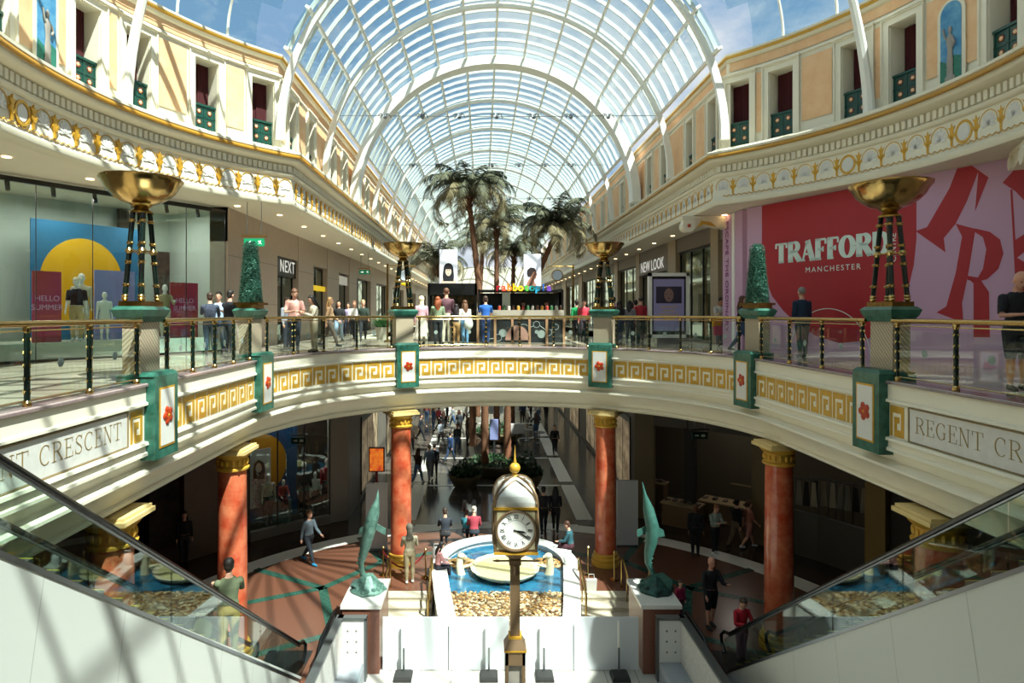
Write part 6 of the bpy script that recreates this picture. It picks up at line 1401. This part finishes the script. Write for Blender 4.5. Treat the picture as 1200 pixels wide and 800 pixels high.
person('dark haired person in a grey top facing two red tops', 738, 29, UP, 150, 'stand', '#77737a', '#2c3240', hair='#15100e', style='long', h=1.68)
person('person in a red top partly behind another red top near the screen', 745, 28, UP, 180, 'stand', '#b3202c', '#222429', hair='#24170f', h=1.72)
person('person in a red and black jacket directly left of the advertising screen', 751, 29, UP, 190, 'stand', '#a32431', '#24262e', hair='#3a2a22', style='crop', h=1.82)
person('person in a pink patterned top by the right shop window', 719, 24, UP, 160, 'stand', '#c9a0b0', '#504a52', hair='#2e211a', h=1.95)
person('person in a white cardigan with a yellow bag right of the advertising screen', 843.5, 31.5, UP, 10, 'phone', '#c9c9c0', '#5a6470', skin='m', hair='#241a14', h=1.75)
bag('hand_bag', 'bright yellow bag held in front of the person in the white cardigan', 'bag', 840, 32, .72, 'tote', '#e0a626')
bag('shopping_bag', 'pink shopping bag held low by the person in the white cardigan', 'bag', 842, 32.2, .42, 'tote', '#c2566a')
person('brown haired person in black behind the right cone', 869, 37.5, UP, 60, 'walk', '#1e1f24', '#38506c', hair='#5a3826', style='long', h=1.76)
person('grey haired person in a dark blue jacket in front of the red hoarding', 940, 42, UP, 185, 'stand', '#1b3148', '#4d5a55', hair='#8d8983', style='crop', h=1.9)
person('large bald person in a black shirt leaning on the rail at the far right', 1192, 74, UP, -12, 'cross', '#16171a', '#1f2226', skin='p', hair=None, style=None, sleeve='short', legs='short', h=1.86)
# mannequins upstairs
def manq(lb, px, z0, pose, top, bot, k, h, rz=0, off=1.2, style=None, hair=None, sleeve='short', legs='long', pl=None, top_name='mannequin'):
    pl = pl or Plane(*glassp, off=off); a, _ = pl.uv(px, 366); p = pl.pt(a, z0); return person(lb, 0, 1, z0, rz, pose, top, bot, 'w', hair, style, sleeve, legs, h, '#dddddd', None, 'mannequin', 'mannequin', None, 'shop window mannequins', (p.x, p.y))
manq('white mannequin in a black shirt and beige trousers at the upper left', 90, .45, 'stand', '#17181a', '#c2a878', 1, 1.72, 20, .9, style='cap', hair='#d8cdb0')
manq('white mannequin in a pale jacket just behind the one in the black shirt', 95.5, .45, 'stand', '#cfc6ae', '#d5cdb6', 1, 1.86, 30, 1.3, sleeve='long')
manq('small white mannequin in a white dress before the lavender panel', 122.5, .45, 'stand', '#dfe3da', '#e2e0d6', 1, 1.35, 30, .9, legs='short')
manq('mannequin in an olive jacket right of the first bowl lamp', 193, .45, 'talk', '#9a8f6a', '#d0c7ae', 1, 1.62, 40, .9, sleeve='long')
GMp = Plane(gp_(-47), gp_(-32.5), off=-.5)
for px, z, h, tp, bt_, lb, ps in ((314, GZ+.35, 2.0, '#b8b0a4', '#2a2a2e', 'mannequin in a pale top beside the portrait poster in the lower window', 'stand'), (331, GZ+.9, 1.5, '#a33a44', '#6a2f36', 'seated mannequin in a red patterned dress in the lower window', 'sit'), (356, GZ+.4, 2.2, '#15161a', '#15161a', 'black dressed mannequin in the lower window', 'stand'), (369, GZ+.4, 1.7, '#d8d4cc', '#2c302c', 'mannequin in a white shirt in the lower window', 'stand'), (383, GZ+.5, 2.1, '#a3222e', '#3a3a3a', 'mannequin in a red top in the lower window', 'stand')):
    a, _ = GMp.uv(px, 366); p = GMp.pt(a, z)
    person(lb, 0, 1, z, 35, ps, tp, bt_, 'w', None, None, 'long', 'long', h, '#888888', None, 'mannequin', 'mannequin', (z+.35) if ps == 'sit' else None, 'mannequins of the lower window', (p.x, p.y))
a, _ = GMp.uv(331, 366); p = GMp.pt(a, GZ+.35); t = thing('display_cube', 'pale cube seat under the seated mannequin in the lower window', 'display cube', p); MB().box(-.3, .3, -.25, .25, 0, .85).build('cube', mat('grey green cube', '#5f7470', .5), t)
# ground level
G = GZ
person('person with patterned headscarf and white vest standing left of the fountain', 480, 35.6, G, 190, 'phone', '#b5aa94', '#8f8062', skin='m', hair='#5e584c', style='scarf', h=1.86, pattern='#8d8468', shoe='#d8d4ca')
person('person in a dark striped shirt sitting on the back rim of the fountain', 522, 33.0, G, 190, 'sit', '#2a2f38', '#3a3c40', hair='#3a2a20', sleeve='short', seat=G+.54, at_=((522-HX)*23.6/F, 23.6))
person('white haired person in a maroon cardigan sitting on the back rim of the fountain', 555.5, 33, G, 180, 'sit', '#a33a48', '#2f3640', hair='#e6ddc8', style='scarf' if False else 'bun', seat=G+.54, at_=((555.5-HX)*23.8/F, 23.8))
person('person in a teal top beside the maroon cardigan on the fountain rim', 545, 33, G, 165, 'sit', '#3a8290', '#2f3640', hair='#4a3324', style='short', seat=G+.5, h=1.5, at_=((546-HX)*24.1/F, 24.1))
person('dark haired child in a pink top leaning on the left rim of the fountain', 515, 36, G, 110, 'sit', '#d99a9a', '#2a2c34', hair='#15110f', style='long', seat=G+.54, h=1.55, at_=(-1.45, 20.6))
bag('backpack', 'white and black backpack on the left rim of the fountain', 'bag', 505, 36, G+.54, 'pack', '#dcdcd8', (-1.55, 21.5))
person('person in a teal top and dark red trousers sitting at the right fountain rim', 674, 36, G, 250, 'sit', '#2a5660', '#4a2630', hair='#4a2c1e', style='short', seat=G+.54, h=1.7, at_=(3.15, 22.4))
bag('sports_bag', 'white bag with black edge resting on the right rim of the fountain', 'bag', 669, 36.5, G+.54, 'pack', '#e9e9e6', (2.85, 20.9))
bag('shopping_bag', 'pale bag standing on the floor right of the fountain', 'bag', 693, 36.5, G, 'tote', '#b8b4ac')
person('person in black trousers and grey top walking under the bridge left of the clock', 550, 29.5, G, 185, 'walk', '#6a6a68', '#141518', hair='#15110f', style='long', h=1.84)
person('dark figure walking right of the clock under the bridge', 637, 29, G, 180, 'walk', '#1a1b1e', '#141518', hair='#15110f', h=1.86)
person('second dark figure right of the clock under the bridge', 651, 28.8, G, 170, 'walk2', '#1f1f22', '#17181b', hair='#15110f', style='long', h=1.8)
person('dark clothed person on the right white floor stripe of the ground arcade', 650, 18.6, G, 0, 'walk', '#17181c', '#1a1b20', hair='#15110f', h=1.82)
person('long haired person in jeans and white shoes left in the ground arcade', 489.5, 22.5, G, 150, 'walk', '#2a2622', '#5f83ad', hair='#3d2618', style='long', h=1.82, shoe='#f0f0f0')
person('person in a pale blue shirt and grey trousers on the left floor stripe', 503, 22, G, 170, 'walk2', '#7d92b0', '#8a8f94', hair='#8a8278', style='crop', h=1.86)
person('person with a backpack beside the pale blue shirt in the ground arcade', 509, 21.6, G, 180, 'walk', '#3f4248', '#2c2e34', hair='#241812', h=1.8)
person('person in dark blue walking near the planters in the ground arcade', 527.5, 19.6, G, 140, 'walk', '#23406a', '#2f4666', hair='#1a1411', h=1.78)
crowd = [(482, 18.5, '#6a5a4a', 'person in a brown coat behind the left red column top'), (508, 15.6, '#23476a', 'person in blue in the crowd of the ground arcade'), (514, 15.4, '#a33844', 'person in red in the crowd of the ground arcade'), (520, 16.4, '#202226', 'person in black in the front of the crowd'), (531, 15.2, '#8a8d92', 'person in grey at a crowd table'), (538, 16.2, '#3a3f46', 'person in charcoal near the planter'), (545, 14.8, '#bcb6a8', 'person in beige at the back of the crowd'),
         (556, 14.6, '#5a2f36', 'person in wine red behind the palm trunks'), (612, 14.6, '#2c3350', 'person in navy right of the palm trunks'), (622, 13.9, '#3b2f2c', 'person in dark brown at the right of the arcade'), (631, 14.4, '#c2beb4', 'person in white at the right of the arcade'), (640, 14.2, '#202024', 'person in black far along the right stripe'),
         (493, 16.8, '#33363c', 'person in slate grey behind the long haired person in jeans'), (500, 14.6, '#7a3a30', 'person in rust far at the left of the arcade'), (517, 17.6, '#8f949c', 'person in pale grey between two groups of the crowd'), (524, 14.2, '#4a6a8a', 'person in washed blue at the back of the crowd'), (536, 18.3, '#141518', 'person in black beside the left planter'), (548, 17.4, '#5f4a3a', 'person in brown by the left planter'), (551, 13.6, '#2a3a5a', 'person in dark navy at the very back of the crowd'), (628, 16.6, '#4a4a50', 'person in mid grey near the right planter'), (618, 13.2, '#8a3038', 'person in dull red far right of the trunks')]
for i, (px, s, c, lb) in enumerate(crowd): person(lb, px, s, G, (i*67) % 360, ('walk', 'stand', 'walk2', 'talk')[i % 4], c, ('#23262c', '#3f5878', '#2c2622')[i % 3], skin='lmd'[i % 3], hair=('#1d1511', '#5a3a26')[i % 2], style=('short', 'long')[i % 2], h=1.8)
person('person in a denim jacket walking past the ground floor window', 362, 33.0, G, 60, 'walk', '#5d6870', '#2a3038', hair='#8a6a4a', style='short', h=1.9, shoe='#2a8ab8')
person('person in a dark coat in the passage at the lower left', 216, 33, G, 30, 'stand', '#1c1a1e', '#24222a', hair='#15110f', style='long', h=1.8)
person('dark suited person with a white shirt in front of the dark shop', 815, 32, G, 350, 'stand', '#121318', '#121318', skin='d', hair='#0f0c0b', style='crop', h=1.86)
person('person in a green patterned top facing the dark suit', 838, 31.8, G, 20, 'phone', '#5d7a70', '#17181c', hair='#8a5a3a', pattern='#c9cfc4', h=1.8, shoe='#dddddd')
person('person in a black top and beige trousers walking by the dark shop', 863, 31, G, 120, 'walk', '#141416', '#7a6a52', hair='#15110f', h=1.85)
person('person with bare arms and pink shorts walking by the dark shop', 877, 31, G, 100, 'walk2', '#a86a5a', '#b87a72', hair='#5a3a26', style='tail', sleeve='short', legs='short', h=1.78, shoe='#e4e4e4')
person('bald person in a black hooded top and shorts on the right of the ground floor', 833, 41.5, G, 15, 'talk', '#141519', '#101114', skin='p', hair=None, style=None, legs='short', h=1.95)
person('small child in a magenta top beside the right plinth', 797, 40.5, G, 20, 'stand', '#9a1f4a', '#5a1f34', hair='#3a2218', h=1.12)
person('person with glasses in a red top at the foot of the right escalator', 872, 0, 0, 15, 'cross', '#b0182a', '#b8b0b4', hair='#3a2a1c', style='short', h=1.75, z=GZ+.02, s=50.5) if False else person('person with glasses in a red top at the foot of the right escalator', 869, 46.2, GZ+.03, 15, 'cross', '#b0182a', '#a8788a', hair='#3a2a1c', style='short', h=1.62)
def step_z(Y, a2): return EYE+a2-SL*Y-.12
person('person in an olive shirt with a patterned bag on the left escalator', 276, 60, step_z(11.95, 1.856)+.14, 205, 'rail', '#5a6248', '#b89a5a', hair='#241a14', sleeve='short', h=1.85, at_=(-4.75, 11.85))
bag('patterned_bag', 'green camouflage patterned bag beside the person in the olive shirt', 'bag', 0, 1, step_z(11.4, 1.856)+.42, 'pack', '#6a6a42', (-5.0, 11.3))
# ---------------------------------------------------------------- palms
frm = [mat('grey green frond', '#5c5c42', .7, noise=.6, col2='#3c4432', scale=6), mat('dry frond', '#8a7c58', .75, noise=.6, col2='#5c5a40', scale=6)]
bark = mat('palm bark', '#8a5f42', .85, noise=1, col2='#5a3a28', scale=16)
def frond_mesh(seed, Lf=2.9, droop=1.0):
    rnd = random.Random(seed); m = MB(); n = 16; P = []; a = R(80-32*droop); p = Vector((0, 0, 0)); st = Lf/n
    for i in range(n+1): P.append(p.copy()); p = p+Vector((cos(a), rnd.uniform(-.02, .02), sin(a)))*st; a -= R(5.0+4.6*droop)*(.5+i/n)
    m.tube(P, [.035*(1-i/(n+1)*.8) for i in range(n+1)], 5)
    for i in range(2, n*3):
        t = i/(n*3); j = int(t*n); f = t*n-j; c = P[j].lerp(P[min(j+1, n)], f); d = (P[min(j+1, n)]-P[j]).normalized(); ln = .62*sin(pi*min(1, t*.9+.12))**.7+.08
        for sg in (-1, 1):
            s = Vector((0, sg, 0)); v = (s*.75+d*.55+Vector((0, 0, -.18-.5*rnd.random()))).normalized(); w_ = d*.024
            e1 = c+v*ln*.55+Vector((0, 0, -.02)); e2 = c+v*ln+Vector((0, 0, -.1-.16*rnd.random())); m.add([c-w_, c+w_, e1+w_*.9, e1-w_*.9, e2], [(0, 1, 2, 3), (3, 2, 4)])
    return m
fms = []
for i in range(6):
    o = frond_mesh(i, 2.7+.12*i, (.25, .5, .8, 1.1, 1.45, 1.8)[i]).build('frond', frm[0] if i < 4 else frm[1]); fms.append(o.data); bpy.data.objects.remove(o)
def palm(label, base, top, sc=1.0, nf=26, seed=1):
    rnd = random.Random(seed); t = thing('palm_tree', label, 'palm', base, 0, 'tall palms in the arcade'); B = Vector((0, 0, 0)); Tp = Vector(top)-Vector(base); m = MB(); n = 60; P = []; rs = []
    for i in range(n+1):
        u = i/n; q = B.lerp(Tp, u)+Vector((Tp.x*.0, 0, 0))-Vector((Tp.x*.35*sin(pi*u), 0, 0)); P.append(q); rs.append(.2*(1-.35*u)*(1+.16*(i % 2)))
    m.tube(P, rs, 12); 
    for i in range(40): a = rnd.random()*2*pi; z = rnd.uniform(-.7, .15); m.tube([P[-1]+Vector((.1*cos(a), .1*sin(a), z)), P[-1]+Vector((.3*cos(a), .3*sin(a), z+.3))], [.05, .02], 4)
    m.build('trunk', bark, t, True)
    for i in range(nf):
        k = min(5, int(6*i/nf)); o = bpy.data.objects.new('frond', fms[k]); COL.objects.link(o); o.parent = t; o.location = P[-1]+Vector((0, 0, .15)); o.rotation_euler = (rnd.uniform(-.15, .15), rnd.uniform(-.25, .12), i*2.4+rnd.random()*.5); s = sc*rnd.uniform(.85, 1.1); o.scale = (s, s, s)
    return t
def pos(px, py, Y): return at(px, py, Y)
soil = GZ+.65
palm('tallest palm, its crown left of centre under the vault', (pos(568, 0, 34.4).x, 34.4, soil), pos(549, 232, 34.4), 1.05, 44, 1)
palm('leaning palm with its crown right of centre', (pos(595, 0, 35.2).x, 35.2, soil), pos(652, 272, 35.2), 1.0, 42, 2)
palm('palm behind the rainbow sign between the two big palms', (pos(582, 0, 41).x, 41, soil), pos(582, 268, 41), 1.05, 26, 3)
palm('shorter palm behind the light box on the left', (pos(565, 0, 39).x-.6, 39, soil), pos(512, 312, 39), .9, 22, 4)
palm('distant palm low behind the middle palm', (pos(600, 0, 46).x, 46, soil), pos(602, 300, 46), 1.0, 24, 5)
palm('distant palm behind the left kiosk', (pos(560, 0, 50).x, 50, soil), pos(566, 290, 50), 1.0, 22, 6)
# planters
shrubm = mat('shrub leaf', '#2f5a2c', .6, noise=1, col2='#16301a', scale=6)
def planter(lab, x, y, r, sh=True, hgt=.9):
    t = thing('planter', lab, 'planter', (x, y, GZ), 0, 'round planters of the ground arcade'); m = MB(); m.lathe([(r*.6, 0), (r*.7, .1), (r*.95, .5), (r, .6), (r, .68), (r*.9, .68), (r*.88, .6), (.0001, .6)], 28); m.build('bowl', mat('olive stone bowl', '#6b6448', .6), t, True)
    if sh:
        rnd = random.Random(int(x*10)); m = MB()
        for i in range(900):
            a = rnd.random()*2*pi; q = sqrt(rnd.random()); h = hgt*rnd.random()*(1.15-q); c = Vector((r*.95*q*cos(a), r*.95*q*sin(a), .62+h)); d = Vector((rnd.uniform(-1, 1), rnd.uniform(-1, 1), rnd.uniform(0, 1))).normalized(); e = d.cross(Vector((0, 0, 1))).normalized()*.05; m.add([c-e, c+d*.2, c+e, c-d*.06], [(0, 1, 2, 3)])
        m.build('foliage', shrubm, t)
planter('wide planter with palm trunks in the ground arcade', pos(582, 0, 35).x, 35, 1.7, True, .35); planter('round planter with green shrub left of the palm trunks', pos(545, 0, 32.2).x, 32.2, .85); planter('round planter with dark shrub right of the palm trunks', pos(617, 0, 32.2).x, 32.2, .85, True, 1.4); planter('planter with shrubs farther along the ground arcade', pos(585, 0, 44).x, 44, 1.8, True, .8)
t = thing('potted_plant', 'leafy plant in a pot left of the left centre pier on the upper walkway', 'plant', (pos(447, 0, 30).x, 30, 0)); MB().lathe([(.22, 0), (.3, .5), (.32, .55), (.26, .55), (.0001, .5)], 18).build('pot', mat('pale pot', '#b8b0a0', .5), t, True); m = MB(); rnd = random.Random(9)
for i in range(260): a = rnd.random()*2*pi; l = rnd.uniform(.3, .8); e = rnd.uniform(.2, 1.2); c = Vector((0, 0, .5)); tip = Vector((l*cos(a)*cos(e), l*sin(a)*cos(e), .5+l*sin(e))); wv = Vector((-sin(a), cos(a), 0))*.035; md_ = c.lerp(tip, .6); m.add([c, md_-wv, tip, md_+wv], [(0, 1, 2, 3)])
m.build('foliage', mat('bright leaf', '#4a8048', .6, noise=.6, col2='#2a5430', scale=5), t)
# cafe stands deep in the ground arcade
for px, py, Y, w_, h_, c, lb in ((580, 480, 41, 1.1, .5, '#b4b8b8', 'pale hanging menu board between the palm trunks'), (606, 502, 39, .9, .6, '#c4c6c4', 'white round edged cafe counter right of the trunks'), (579, 503, 38, .5, 1.2, '#8a92c0', 'blue lit panel between the palm trunks')):
    p = pos(px, py, Y); t = thing('cafe_stand', lb, 'stand', (p.x, Y, GZ)); z = p.z-GZ; MB().box(-w_/2, w_/2, -.1, .1, z-h_/2, z+h_/2).build('panel', mat('stand '+c, c, .5), t); MB().box(-.04, .04, -.04, .04, 0, z-h_/2).build('support', steel, t)
for i in range(7):
    px, s = 515+i*7+(75 if i > 3 else 0), 17.2-.35*(i % 3); t = thing('cafe_table', 'small round cafe table in the ground arcade, %s from the left' % ['first', 'second', 'third', 'fourth', 'fifth', 'sixth', 'seventh'][i], 'table', ((px-HX)/s, F/s, GZ), 0, 'cafe tables of the ground arcade'); MB().lathe([(.4, .72), (.4, .76), (.0001, .76)], 18).build('table_top', mat('dark table top', '#5f574e', .4), t); MB().lathe([(.22, 0), (.22, .03), (.035, .06), (.035, .72)], 12).build('pedestal', steel, t)
if True:
    bpy.context.view_layer.update()
